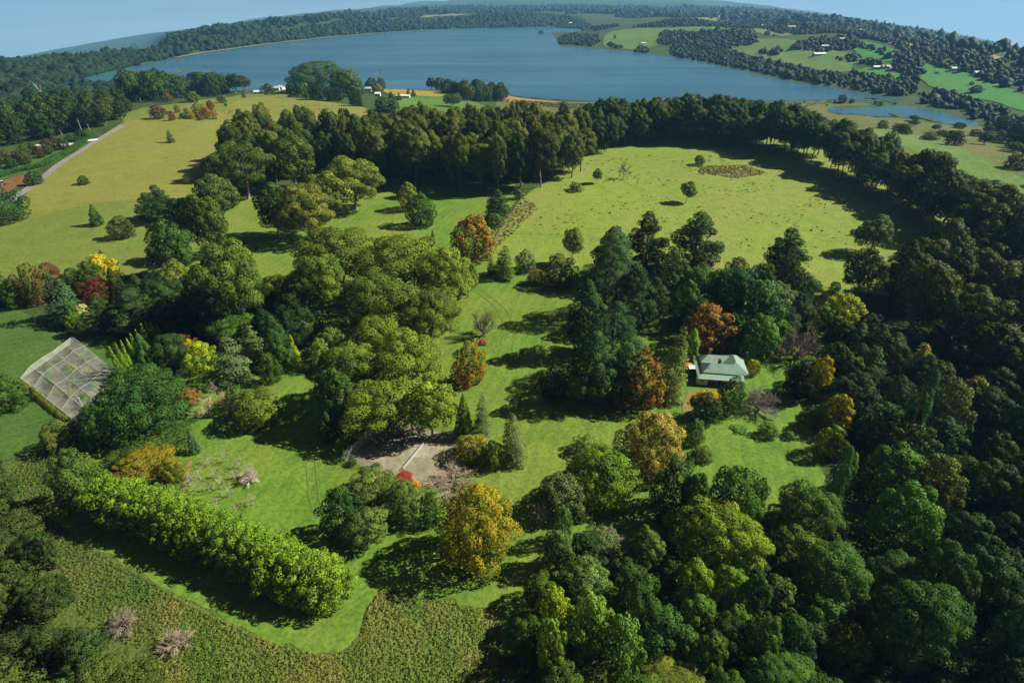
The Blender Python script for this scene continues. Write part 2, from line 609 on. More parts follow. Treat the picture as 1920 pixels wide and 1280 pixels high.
def drape_xy(name, poly, mat, off=.04, kind='structure', zfix=None, step=4.0, jit=0.0, extra=None):
    poly = np.asarray(poly, float)
    rm = float(np.median(np.hypot(poly[:, 0], poly[:, 1])))
    step = max(step * .5, rm * .006)
    b = []
    n = len(poly)
    for i in range(n):
        a, c = poly[i], poly[(i + 1) % n]
        k = max(1, int(np.hypot(*(c - a)) / step))
        for j in range(k):
            q = a + (c - a) * j / k
            if jit:
                q = q + rng.normal(0, jit, 2)
            b.append(q)
    b = np.array(b)
    lo = b.min(0); hi = b.max(0)
    c = GPTS[(GPTS[:, 0] > lo[0]) & (GPTS[:, 0] < hi[0]) & (GPTS[:, 1] > lo[1]) & (GPTS[:, 1] < hi[1])]
    if zfix is not None:
        c = c[::7]
    if len(c):
        c = c[inside(b, c[:, 0], c[:, 1])]
    if len(c):
        dist = np.abs(polydist(b, c[:, 0], c[:, 1])) if len(c) * len(b) < 4e7 else np.full(len(c), 9.)
        c = c[dist > step * .3]
    pts = [Vector((float(p[0]), float(p[1]))) for p in np.concatenate([b, c])] if len(c) else [Vector((float(p[0]), float(p[1]))) for p in b]
    nb = len(b)
    v, e, f, _, _, _ = delaunay_2d_cdt(pts, [(i, (i + 1) % nb) for i in range(nb)], [], 1, 1e-4)
    xy = np.array([(p.x, p.y) for p in v])
    z = np.full(len(xy), zfix) if zfix is not None else hgt(xy[:, 0], xy[:, 1]) + np.maximum(off, np.hypot(xy[:, 0], xy[:, 1]) * off * .002)
    me = bpy.data.meshes.new(name)
    fs = []
    for t in f:
        a, b_, c_ = xy[t[0]], xy[t[1]], xy[t[2]]
        if (b_[0] - a[0]) * (c_[1] - a[1]) - (b_[1] - a[1]) * (c_[0] - a[0]) < 0:
            t = t[::-1]
        fs.append(tuple(t))
    me.from_pydata([(float(p[0]), float(p[1]), float(q)) for p, q in zip(xy, z)], [], fs)
    me.update()
    for p in me.polygons:
        p.use_smooth = True
    me.materials.append(mat)
    o = obj(name, me)
    o['kind'] = kind
    return o


def smooth_poly(pts, it=2):
    """corner cutting on a closed outline"""
    p = np.asarray(pts, float)
    for _ in range(it):
        q = np.roll(p, -1, 0)
        p = np.stack([p * .75 + q * .25, p * .25 + q * .75], 1).reshape(-1, 2)
    return p


def drape(name, px, mat, off=.04, sm=2, **k):
    a = np.array(px, float)
    if sm:
        a = smooth_poly(a, sm)
    return drape_xy(name, ground_at(a[:, 0], a[:, 1]), mat, off, **k)


def strip_xy(pts, width):
    p = np.asarray(pts, float)
    t = np.gradient(p, axis=0)
    t /= np.linalg.norm(t, axis=1)[:, None] + 1e-9
    nrm = np.stack([-t[:, 1], t[:, 0]], -1) * width / 2
    return np.concatenate([p + nrm, (p - nrm)[::-1]])


def px_line(px, n=24):
    a = np.array(px, float)
    g = ground_at(a[:, 0], a[:, 1])
    s = np.concatenate([[0], np.cumsum(np.hypot(*np.diff(g, axis=0).T))])
    q = np.linspace(0, s[-1], n)
    # smooth interpolation
    out = np.stack([np.interp(q, s, g[:, 0]), np.interp(q, s, g[:, 1])], -1)
    for _ in range(3):
        out[1:-1] = (out[:-2] + 2 * out[1:-1] + out[2:]) / 4
    return out


# garden lawn and paddocks
drape('lawn', [(420, 385), (560, 345), (700, 335), (905, 325), (985, 345), (940, 420), (905, 485), (960, 500), (1040, 488), (1120, 510), (1340, 510), (1500, 520), (1590, 540), (1640, 600),
               (1600, 680), (1560, 760), (1530, 860), (1560, 920), (1460, 960), (1180, 1030), (1060, 1090), (1000, 1180), (950, 1250), (720, 1160), (720, 1220), (640, 1290),
               (560, 1270), (440, 1220), (320, 1150), (200, 1075), (120, 1030), (60, 980), (60, 900), (150, 870), (230, 800), (330, 800), (300, 700), (500, 640), (430, 560), (330, 490), (420, 430)], M['lawn'], .05)
drape('paddock', [(985, 362), (1040, 335), (1095, 285), (1170, 250), (1300, 238), (1440, 255), (1580, 290), (1700, 350), (1800, 420), (1870, 500), (1700, 560), (1600, 545), (1500, 530), (1340, 515), (1200, 530), (1040, 490), (960, 505), (905, 490), (935, 430)], M['paddock'], .08)
drape('paddock', [(30, 380), (90, 325), (150, 285), (205, 245), (240, 225), (330, 222), (400, 225), (440, 185), (530, 180), (600, 190), (680, 200), (720, 215), (700, 260), (560, 300), (430, 345), (330, 380), (255, 372), (150, 385), (60, 410)], M['paddock_left'], .08)
drape('paddock', [(-80, 430), (30, 405), (150, 385), (255, 370), (330, 378), (420, 440), (330, 500), (230, 520), (120, 525), (40, 540), (-80, 530)], M['paddock_low'], .05)
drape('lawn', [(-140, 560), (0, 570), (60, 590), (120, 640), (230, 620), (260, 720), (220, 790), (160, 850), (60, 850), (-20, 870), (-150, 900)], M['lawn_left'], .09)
drape('rough_meadow', [(-40, 880), (60, 850), (150, 830), (120, 900), (70, 960), (150, 1010), (240, 1062), (320, 1108), (400, 1152), (480, 1190), (560, 1218), (620, 1228), (668, 1206), (690, 1140), (715, 1105), (800, 1118), (890, 1140), (930, 1135), (930, 1300), (800, 1400), (200, 1400), (-60, 1300), (-60, 1000)], M['rough'], .10, sm=1, jit=.4)
drape('marsh', [(930, 182), (1000, 187), (1100, 193), (1280, 196), (1440, 192), (1540, 189), (1660, 196), (1560, 200), (1545, 212), (1600, 218), (1690, 222), (1800, 240), (1850, 235), (1960, 270), (2000, 380), (1800, 330), (1600, 270), (1400, 240), (1100, 245), (960, 240), (930, 210)], M['marsh'], .10)
drape('meadow', [(1620, 235), (1700, 250), (1800, 275), (1880, 320), (1960, 350), (1960, 390), (1850, 345), (1740, 290), (1640, 260)], M['field'], .2)
drape('meadow', [(700, 190), (760, 170), (850, 180), (930, 205), (1000, 230), (900, 235), (740, 215)], M['field'], .15)
drape('garden_plot', [(225, 234), (245, 205), (330, 195), (420, 182), (500, 172), (560, 168), (545, 182), (450, 190), (400, 224), (330, 222), (260, 224)], M['paddock_low'], .06, sm=1)
drape('vineyard', [(718, 176), (722, 163), (760, 163), (838, 170), (846, 181), (800, 182)], M['vine'], .25, sm=1)
drape('dry_field', [(20, 212), (55, 196), (90, 190), (98, 194), (60, 206)], M['field_dry'], .3, sm=1)
drape('red_plot', [(-40, 362), (0, 340), (40, 328), (62, 325), (60, 338), (30, 352), (-10, 375)], M['soil'], .12, sm=0)
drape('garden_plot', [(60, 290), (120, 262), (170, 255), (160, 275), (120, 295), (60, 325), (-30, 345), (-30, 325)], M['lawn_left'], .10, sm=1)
# fields beyond the lake
for nm, px, mt in (
        ('field', [(1128, 90), (1135, 62), (1180, 55), (1250, 54), (1290, 52), (1355, 50), (1365, 62), (1290, 70), (1240, 84), (1200, 96), (1160, 92)], 'field'),
        ('field', [(1360, 92), (1400, 74), (1480, 73), (1520, 88), (1580, 98), (1660, 112), (1640, 130), (1560, 138), (1500, 125), (1430, 112)], 'field'),
        ('field', [(1600, 75), (1640, 82), (1690, 98), (1690, 112), (1640, 120), (1600, 100)], 'field_bright'),
        ('field', [(1580, 122), (1630, 112), (1680, 128), (1690, 150), (1640, 150), (1600, 140)], 'field_bright'),
        ('field', [(1720, 155), (1725, 118), (1760, 128), (1830, 142), (1900, 170), (1990, 215), (1990, 240), (1900, 200), (1800, 180)], 'field_bright'),
        ('field', [(1520, 52), (1560, 50), (1600, 55), (1560, 62), (1525, 62)], 'field_dry'),
        ('field', [(1622, 60), (1660, 66), (1740, 92), (1770, 105), (1720, 98), (1650, 78)], 'field_dry'),
        ('field', [(1410, 52), (1450, 50), (1490, 62), (1480, 70), (1420, 65)], 'field'),
        ('field', [(1280, 36), (1330, 33), (1390, 38), (1340, 41)], 'field_dry'),
        ('field', [(1000, 50), (1080, 52), (1100, 48), (1040, 46)], 'field_dry'),
        ('field', [(1830, 98), (1870, 105), (1895, 116), (1850, 110)], 'field_dry'),
        ('field', [(755, 33), (800, 29), (872, 27), (870, 30), (810, 33)], 'field_dry'),
        ('field', [(640, 20), (655, 17), (665, 18), (655, 22)], 'field_dry'),
        ('field', [(468, 40), (480, 35), (494, 34), (490, 37)], 'field_dry')):
    drape(nm, px, M[mt], .35, sm=1)
# shores
drape('shore', [(934, 168), (948, 180), (1005, 188), (1060, 192), (990, 194), (938, 190)], M['dirt'], .2, sm=1)
structure(drape_xy('lake', smooth_poly(lake_xy, 1), M['water'], zfix=LAKEZ, step=30))
structure(drape_xy('pond', smooth_poly(pond_xy, 1), M['water'], zfix=LAKEZ, step=10))
drape_xy('spit', smooth_poly(px_poly([(222, 166), (235, 156), (268, 151), (310, 141), (365, 127), (350, 133), (300, 147), (262, 159)], LAKEZ), 1), M['marsh'], zfix=LAKEZ + .5)
drape_xy('spit', smooth_poly(px_poly([(1036, 64), (1055, 61), (1094, 62), (1090, 64), (1050, 65)], LAKEZ), 1), M['marsh'], zfix=LAKEZ + .5)
drape_xy('far_shore', strip_xy(px_poly([(330, 108), (380, 99), (440, 91), (500, 83), (560, 76), (640, 68), (700, 63), (780, 58), (862, 55)], LAKEZ), 14), M['field_dry'], zfix=LAKEZ + .6)
for k, pts in enumerate(([(1620, 184), (1650, 187), (1682, 194)], [(1636, 184), (1652, 191), (1668, 196)], [(1672, 213), (1690, 220), (1700, 222)], [(1705, 219), (1740, 224), (1760, 230)])):
    drape_xy('reed_bank', strip_xy(px_poly(pts, LAKEZ), 9), M['ground'], zfix=LAKEZ + .7)
# road, tracks and worn ground
road_c = px_line([(-60, 430), (30, 370), (82, 332), (126, 298), (155, 281), (180, 265), (207, 247), (232, 236)])
structure(drape_xy('road', strip_xy(road_c, 5.0), M['road'], .16))
for px in ([(890, 545), (930, 575), (945, 610), (938, 660), (925, 705)], [(905, 545), (950, 580), (966, 620), (958, 680), (950, 700)],
           [(573, 840), (576, 880), (580, 930), (590, 965)], [(590, 840), (593, 880), (598, 930), (606, 960)], [(735, 385), (738, 440)]):
    drape_xy('wheel_track', strip_xy(px_line(px), .38), M['track'], .13)
drape('orchard_dirt', [(338, 910), (345, 880), (355, 862), (362, 866), (356, 890), (350, 915), (342, 925)], M['dry'], .13, sm=1)
drape('bare_ground', [(1285, 745), (1290, 730), (1330, 735), (1345, 742), (1320, 760), (1300, 790), (1285, 800), (1278, 770)], M['dry'], .13, sm=1)
drape('bare_ground', [(464, 750), (490, 735), (540, 712), (556, 706), (552, 720), (500, 748), (470, 760)], M['track'], .13, sm=1)

# ------------------------------------------------------------------ tree prototypes
rp = np.random.default_rng(77)


def unit(a):
    return a / (np.linalg.norm(a, axis=-1, keepdims=True) + 1e-9)


def cards(P, N, s, r, asp=.75, tint=None, mixf=None):
    """one irregular four-cornered leaf spray at each point"""
    n = len(P)
    N = unit(N)
    a = unit(r.normal(size=(n, 3)))
    U = unit(np.cross(N, a)); Wv = np.cross(N, U)
    l1 = (s * r.uniform(.65, 1.35, n))[:, None]; l2 = l1 * asp * r.uniform(.7, 1.3, (n, 1))
    j = lambda: r.uniform(.7, 1.1, (n, 1))
    V = np.stack([P + U * l1 * .55 * j(), P + Wv * l2 * .55 * j(), P - U * l1 * .55 * j(), P - Wv * l2 * .55 * j()], 1)
    V[:, 0] += N * l1 * r.uniform(-.25, .1, (n, 1)); V[:, 2] += N * l1 * r.uniform(-.25, .1, (n, 1))
    return V.reshape(-1, 3), np.arange(n * 4).reshape(-1, 4)


def blob_leaves(C, Rd, n, s, r, keep=.55, shell=(.78, 1.06), nj=.55, up=.15):
    """leaf sprays over the outer skin of many clumps"""
    C = np.asarray(C, float); Rd = np.asarray(Rd, float)
    m = len(C)
    wt = (Rd[:, 0] * Rd[:, 2] + .3 * Rd[:, 0] ** 2); wt = wt / wt.sum()
    outP = []; outN = []; outI = []
    got = 0
    for _ in range(12):
        k = int((n - got) * 2.2) + 50
        i = r.choice(m, k, p=wt)
        d = unit(r.normal(size=(k, 3)))
        d[:, 2] = np.where((d[:, 2] < -.2) & (r.random(k) < keep), -d[:, 2], d[:, 2])
        p = C[i] + d * Rd[i] * r.uniform(shell[0], shell[1], (k, 1))
        bad = np.zeros(k, bool)
        for j in range(m):
            q = ((p - C[j]) / Rd[j])
            bad |= ((q * q).sum(1) < .78) & (i != j)
        bad |= p[:, 2] < .01
        g = ~bad
        outP.append(p[g]); outN.append(unit(d[g] / Rd[i[g]] * Rd[i[g]].mean(1, keepdims=True))); outI.append(i[g])
        got += g.sum()
        if got >= n:
            break
    P = np.concatenate(outP)[:n]; N = np.concatenate(outN)[:n]; I = np.concatenate(outI)[:n]
    O = unit(unit(N) * .9 + unit(P - np.array([0, 0, C[:, 2].mean() * .8])) * .35)
    N = unit(N) + r.normal(size=N.shape) * nj + np.array([0, 0, up])
    blob_leaves.nrm = unit(O + unit(N) * .22)
    bt = r.uniform(.25, .75, m); bm = r.random(m)
    tint = np.clip(bt[I] + r.normal(0, .08, len(I)), 0, 1)
    return P, N, I, tint, bm


def tube(pts, rad, n=6):
    pts = [Vector(p) for p in pts]
    V = []; Fq = []
    for k, p in enumerate(pts):
        d = (pts[min(k + 1, len(pts) - 1)] - pts[max(k - 1, 0)]).normalized()
        u = d.orthogonal().normalized(); w = d.cross(u)
        for i in range(n):
            a = 6.28318 * i / n
            V.append(p + (u * math.cos(a) + w * math.sin(a)) * rad[k])
    for k in range(len(pts) - 1):
        for i in range(n):
            j = (i + 1) % n
            Fq.append((k * n + i, k * n + j, (k + 1) * n + j, (k + 1) * n + i))
    return np.array([tuple(v) for v in V]), np.array(Fq)


def joinq(parts):
    V = []; Fq = []; b = 0
    for v, f in parts:
        V.append(v); Fq.append(f + b); b += len(v)
    return np.concatenate(V), np.concatenate(Fq)


def trunk_limbs(r, a, top, tr, targets=(), lean=.02, frm=.35):
    parts = []
    pts = [(0, 0, -.03)]
    x = y = 0.0
    for k in range(1, 6):
        x += r.normal(0, lean); y += r.normal(0, lean)
        pts.append((x, y, top * k / 5))
    parts.append(tube(pts, [tr * 1.35] + [tr * (1 - .75 * k / 5) for k in range(1, 6)], 7))
    for t in targets:
        h = r.uniform(frm, .85) * min(top, t[2] * .9)
        k = h / top * 5
        i = min(4, int(k)); q = k - i
        s0 = np.array(pts[i]) * (1 - q) + np.array(pts[i + 1]) * q
        t = np.array(t)
        mid = (s0 + t) / 2 + np.array([0, 0, -.04 * a]) + r.normal(0, .015, 3)
        parts.append(tube([s0, mid, t], [tr * .5, tr * .34, tr * .12], 5))
    return joinq(parts)


LOD_S = {'hi': 1 / 54., 'mid': 1 / 33., 'lo': 1 / 18.}


def leaf_count(Rd, s, asp, cov=1.15, exposed=.5):
    Rd = np.asarray(Rd)
    A = (4 * math.pi * (Rd[:, 0] * Rd[:, 1] + 2 * Rd[:, 0] * Rd[:, 2]) / 3).sum() * exposed
    return int(min(A, 7.0) * cov / (s * s * 1.32 * asp * .62))

PROTO = {}


def finish(key, a, crown, trunk, cname='crown', tname='trunk', cmat='leaf', tint=None, mixf=None, nrm=None):
    V, Fq = crown
    V = V.copy(); V[:, 2] /= a
    at = {}
    if tint is not None:
        at = {'tint': tint, 'mixf': mixf}
    if nrm is not None:
        nrm = nrm * np.array([1, 1, a])
        nrm = np.repeat(unit(nrm), 4, 0)
    cm = mesh_np(key + '_crown', V, Fq, [M[cmat]], nrm is not None, at, nrm)
    tm = None
    if trunk is not None:
        TV, TF = trunk
        TV = TV.copy(); TV[:, 2] /= a
        tm = mesh_np(key + '_trunk', TV, TF, [M['bark']], True)
    PROTO.setdefault(key.rsplit('#', 1)[0], []).append((cm, tm, cname, tname, a))


def make_gum(lod, n_var, a=1.0, lo=.1, nb=46, br=(.095, .16), name='gum', flat=.8, nleaf=1.0, limb=11):
    for v in range(n_var):
        r = np.random.default_rng(abs(hash(name)) % 1000 + v * 17 + len(lod)) if False else np.random.default_rng(sum(map(ord, name)) + v * 17 + len(lod))
        C = []; Rd = []
        hz = a * (1 - lo) / 2; cz = a * (1 + lo) / 2
        tries = 0
        while len(C) < nb and tries < 4000:
            tries += 1
            d = unit(r.normal(size=3)); q = r.uniform(.5, 1) ** .5
            if d[2] < -.7:
                continue
            rad = r.uniform(*br)
            p = np.array([d[0] * (.5 - rad) * q, d[1] * (.5 - rad) * q, cz + d[2] * (hz - rad * flat) * q])
            p[:2] *= 1 + .12 * r.normal()
            if all(np.linalg.norm(p - c) > (rad + k[0]) * .56 for c, k in zip(C, Rd)):
                C.append(p); Rd.append((rad, rad, rad * flat * r.uniform(.8, 1.1)))
        s = LOD_S[lod]
        n = leaf_count(Rd, s, .7, 1.2 * nleaf)
        P, N, I, tint, bm = blob_leaves(C, Rd, n, s, r, (.35), (.82, 1.1), .45)
        mixf = np.clip(bm[I] * .8 + r.normal(0, .12, len(I)), 0, 1)
        tg = [C[i] for i in r.permutation(len(C))[:limb]]
        finish(f'{name}_{lod}#{v}', a, cards(P, N, s * 1.15, r, .7), trunk_limbs(r, a, a * .72, .022, tg), tint=tint, mixf=mixf, nrm=blob_leaves.nrm)


def make_profile(name, lod, n_var, a, prof, nb, br, brz, lo=0.0, nj=.5, jag=.1, nleaf=1.0, tr=.025, ls=1.0, grad=False, core=True, asp=.75, up=.15):
    """clumps set on a surface of revolution of radius prof(t), t from 0 (base) to 1 (top)"""
    for v in range(n_var):
        r = np.random.default_rng(sum(map(ord, name)) * 3 + v * 31 + len(lod))
        C = []; Rd = []
        ts = np.linspace(0, 1, 200); pr = np.array([prof(t) for t in ts])
        cdf = np.cumsum(pr + .02); cdf /= cdf[-1]
        gold = 2.399963
        for k in range(nb):
            t = float(np.interp((k + .5) / nb, cdf, ts))
            t = np.clip(t + r.normal(0, .015), 0, 1)
            rad = r.uniform(*br)
            R0 = max(0.0, prof(t) * (1 + r.normal(0, jag)) - rad * .75)
            an = gold * k + r.normal(0, .25)
            z = a * (lo + (1 - lo) * t)
            z = min(z, a - rad * brz * .8)
            C.append((R0 * math.cos(an), R0 * math.sin(an), max(z, rad * brz * .6))); Rd.append((rad, rad, rad * brz))
        if core:
            for t in np.linspace(.12, .85, 6):
                R0 = prof(t) * .66
                C.append((0, 0, a * (lo + (1 - lo) * t))); Rd.append((R0, R0, a * (1 - lo) * .14))
        s = LOD_S[lod] * ls
        n = leaf_count(Rd[:nb], s, asp, 1.15 * nleaf)
        P, N, I, tint, bm = blob_leaves(C, Rd, n, s, r, .4, (.85, 1.08), nj, up)
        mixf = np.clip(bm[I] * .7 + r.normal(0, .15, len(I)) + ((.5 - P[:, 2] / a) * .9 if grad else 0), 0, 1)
        tk = trunk_limbs(r, a, a * .7, tr, [C[i] for i in r.permutation(nb)[:5]]) if tr else None
        finish(f'{name}_{lod}#{v}', a, cards(P, N, s * 1.15, r, asp), tk, tint=tint, mixf=mixf, nrm=blob_leaves.nrm)


def make_conifer(name, lod, n_var, a=1.9, tiers=15, nbr=8, droop=.06, pw=.8, lo=.02, wid=.14, nleaf=1.0, blunt=.0):
    for v in range(n_var):
        r = np.random.default_rng(sum(map(ord, name)) * 5 + v * 13 + len(lod))
        s = LOD_S[lod] * 1.05
        n = int(3.4 / s ** 2 * 2.0 * nleaf)
        Ps = []; Ns = []; Is = []; limbs = []
        B = []
        for k in range(tiers):
            t = (k + r.uniform(-.25, .25)) / tiers
            t = min(max(t, 0), .985)
            Rz = .5 * ((1 - t) ** pw * (1 - blunt) + blunt * math.sqrt(max(0, 1 - t * t)))
            for q in range(max(3, int(nbr * (1 - .45 * t)))):
                B.append((a * (lo + (1 - lo) * t), Rz * r.uniform(.72, 1.08), r.uniform(0, 6.283) , r.uniform(.6, 1.3)))
        B = np.array(B)
        wt = B[:, 1] ** 1.4 + .01; wt /= wt.sum()
        i = r.choice(len(B), n, p=wt)
        u = np.sqrt(r.uniform(.03, 1, n))
        z, Rz, an, dr = B[i].T
        lat = r.normal(0, 1, n) * wid * (1.15 - u) * np.minimum(1, Rz * 3.0) + r.normal(0, .006, n)
        x = u * Rz
        P = np.stack([x * np.cos(an) - lat * np.sin(an), x * np.sin(an) + lat * np.cos(an), z - droop * dr * (u ** 2) * Rz * 4 + r.normal(0, .012, n) + .03 * (1 - u)], -1)
        P[:, 2] = np.clip(P[:, 2], .01, a)
        N = np.stack([np.cos(an) * .5, np.sin(an) * .5, np.full(n, .8)], -1) + r.normal(0, .45, (n, 3))
        bt = r.uniform(.2, .8, len(B))
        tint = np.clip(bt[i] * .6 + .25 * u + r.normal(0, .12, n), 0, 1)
        mixf = np.clip(r.random(len(B))[i] * .6 + r.normal(0, .15, n), 0, 1)
        finish(f'{name}_{lod}#{v}', a, cards(P, N, s * 1.1, r, .6), trunk_limbs(r, a, a * .93, .02, (), .004), tint=tint, mixf=mixf, nrm=unit(np.stack([np.cos(an) * .8, np.sin(an) * .8, np.full(n, .55)], -1) + r.normal(0, .25, (n, 3))))


def make_pine(name, lod, n_var, a=1.35, nb=70, lo=.06, flat=.62):
    for v in range(n_var):
        r = np.random.default_rng(sum(map(ord, name)) * 7 + v * 19 + len(lod))
        C = []; Rd = []; tg = []
        for k in range(nb):
            t = (k + .5) / nb
            t = np.clip(t + r.normal(0, .03), .0, .97)
            prof = .5 * (min(1, .55 + 1.3 * t) if t < .35 else (1 - ((t - .35) / .65) ** 1.7) * .92 + .08)
            an = 2.399 * k + r.normal(0, .4)
            R0 = max(0.02, prof * r.uniform(.78, 1.08) - .06)
            z = a * (lo + (1 - lo) * t)
            rad = r.uniform(.095, .15) * (1 - .3 * t)
            for q, w in ((1.0, 1.0), (.6, 1.05)):
                C.append((R0 * q * math.cos(an), R0 * q * math.sin(an), z - .05 * (1 - q))); Rd.append((rad * w, rad * w, rad * flat * r.uniform(.8, 1.3)))
            if k % 4 == 0:
                tg.append(C[-2])
        s = LOD_S[lod] * .95
        n = int(leaf_count(Rd, s, .55, 1.1, .4) * (.62 if lod == 'hi' else 1))
        P, N, I, tint, bm = blob_leaves(C, Rd, n, s, r, .45, (.75, 1.12), .5)
        finish(f'{name}_{lod}#{v}', a, cards(P, N, s * 1.1, r, .55), trunk_limbs(r, a, a * .93, .024, tg, .008), tint=tint, mixf=np.clip(bm[I], 0, 1), nrm=blob_leaves.nrm)


def make_bare(name, n_var, a=1.0, np_=9, ns=6, nt=9, th=1.0, lo=.18):
    for v in range(n_var):
        r = np.random.default_rng(500 + v * 7 + sum(map(ord, name)))
        limbs = []; tw = []
        limbs.append(tube([(0, 0, -.02), (0.01, 0, a * lo), (.02, .01, a * .5)], [.03, .024, .012], 6))
        ends = []
        for k in range(np_):
            an = 2.399 * k + r.normal(0, .3); el = r.uniform(.25, 1.25)
            s0 = np.array([0.01, 0, a * lo * r.uniform(.7, 1.9)])
            d = np.array([math.cos(an) * math.cos(el), math.sin(an) * math.cos(el), math.sin(el)])
            Lm = r.uniform(.32, .48) * (1 + .25 * (a - 1))
            e = s0 + d * Lm; e[2] = min(e[2], a * .92)
            m = (s0 + e) / 2 + r.normal(0, .02, 3)
            limbs.append(tube([s0, m, e], [.013, .009, .005], 4))
            for q in range(ns):
                f = r.uniform(.35, 1)
                b = s0 + (e - s0) * f
                d2 = unit(d + r.normal(0, .55, 3) + np.array([0, 0, .15]))
                e2 = b + d2 * r.uniform(.12, .24)
                tw.append(tube([b, (b + e2) / 2 + r.normal(0, .008, 3), e2], [.0055 * th, .004 * th, .002 * th], 3))
                for w in range(nt):
                    b3 = b + (e2 - b) * r.uniform(.15, 1)
                    e3 = b3 + unit(d2 + r.normal(0, .65, 3) + np.array([0, 0, .1])) * r.uniform(.06, .15)
                    e3[2] = max(e3[2], .03)
                    tw.append(tube([b3, e3], [.0032 * th, .0018 * th], 3))
        c = joinq(tw); t = joinq(limbs)
        finish(f'{name}_mid#{v}', a, c, t, cname='twigs', cmat='twig')


def prof_dome(t):
    return .5 * math.sqrt(max(0, 1 - (max(0, (t - .3) / .7)) ** 2.2)) * (1 if t > .3 else (.72 + .28 * (t / .3)))


def prof_cone(t):
    return .5 * (1 - t) ** .75 * (1 if t > .1 else .8 + 2 * t) + .01


def prof_egg(t):
    return .5 * (math.sin(math.pi * min(1, (t * .80 + .18))) ** .75)


def prof_col(t):
    return .5 * (min(1, .7 + 2 * t) if t < .15 else (1 - ((t - .15) / .85) ** 2.6)) + .01


def prof_umb(t):
    return .5 * math.sqrt(max(0, 1 - t ** 2.6)) * (.9 + .1 * min(1, t * 3))


make_gum('hi', 4)
make_gum('mid', 3)
make_gum('lo', 3)
make_gum('mid', 3, a=1.8, lo=.2, nb=40, br=(.13, .21), name='tallgum', flat=1.0, limb=9)
make_gum('lo', 3, a=1.8, lo=.22, nb=34, br=(.14, .22), name='tallgum', flat=1.0, limb=8)
make_profile('dome', 'hi', 4, .85, prof_dome, 52, (.095, .15), .9, .02, .3, .06)
make_profile('dome', 'mid', 3, .9, prof_dome, 42, (.10, .16), .9, .02, .35, .08)
make_profile('dome', 'lo', 3, .95, prof_dome, 30, (.12, .18), .9, .02, .4, .1)
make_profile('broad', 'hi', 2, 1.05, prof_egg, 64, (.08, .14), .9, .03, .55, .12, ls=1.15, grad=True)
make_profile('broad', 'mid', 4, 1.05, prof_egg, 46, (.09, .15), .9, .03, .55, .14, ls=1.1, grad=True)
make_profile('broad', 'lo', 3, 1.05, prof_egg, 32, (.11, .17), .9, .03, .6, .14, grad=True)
make_profile('hedge', 'hi', 3, .8, prof_dome, 80, (.06, .12), .8, .02, .6, .13, ls=1.35, asp=.9, up=.5)
make_profile('cypress', 'mid', 3, 1.9, prof_cone, 70, (.07, .12), 2.0, .02, .4, .08, tr=.02)
make_profile('cypress', 'lo', 2, 1.9, prof_cone, 44, (.08, .14), 1.8, .02, .5, .08, tr=.02)
make_profile('column', 'mid', 2, 4.2, prof_col, 80, (.14, .24), 2.4, .01, .5, .16, tr=.05, ls=1.5)
make_profile('umbrella', 'hi', 2, .75, prof_umb, 90, (.06, .11), .75, .04, .35, .05)
make_profile('clipped', 'lo', 2, .8, lambda t: .5 * (1 - max(0, (t - .85) / .15) ** 2 * .25), 40, (.10, .15), 1.0, .0, .45, .04, tr=.02)
make_profile('shrub', 'mid', 3, .8, prof_dome, 36, (.10, .16), .85, .0, .55, .14, tr=.02)
make_profile('shrub', 'lo', 3, .8, prof_dome, 22, (.13, .2), .85, .0, .6, .14, tr=.02)
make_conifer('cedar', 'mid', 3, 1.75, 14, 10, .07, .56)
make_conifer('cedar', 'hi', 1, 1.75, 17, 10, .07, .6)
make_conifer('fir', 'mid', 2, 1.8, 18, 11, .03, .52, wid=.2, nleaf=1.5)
make_pine('pine', 'hi', 2)
make_pine('pine', 'mid', 3)
make_bare('bare', 4)
make_bare('bush', 2, .9, 16, 8, 10, .9, .06)
make_bare('sapling', 3, 1.25, 6, 5, 5, 1.6, .2)

NAMES = {'gum': 'gum_tree', 'tallgum': 'tall_gum_tree', 'dome': 'round_tree', 'broad': 'broadleaf_tree', 'hedge': 'hedge_tree', 'cypress': 'cypress_tree', 'column': 'column_tree',
         'umbrella': 'umbrella_pine', 'clipped': 'clipped_cypress', 'shrub': 'shrub', 'cedar': 'cedar_tree', 'fir': 'fir_tree', 'pine': 'pine_tree', 'bare': 'bare_tree', 'bush': 'bare_bush', 'sapling': 'orchard_tree'}
TRUNKC = {'gum': (.20, .17, .13), 'tallgum': (.17, .14, .11), 'pine': (.16, .13, .11), 'bare': (.26, .22, .18), 'bush': (.24, .2, .17), 'sapling': (.33, .30, .25)}
taken = []


def pick(kind, w):
    lod = 'hi' if w >= 105 else ('mid' if w >= 34 else 'lo')
    for q in ([lod] + {'hi': ['mid', 'lo'], 'mid': ['hi', 'lo'], 'lo': ['mid', 'hi']}[lod]):
        k = f'{kind}_{q}'
        if k in PROTO:
            return PROTO[k]
    raise KeyError(kind)


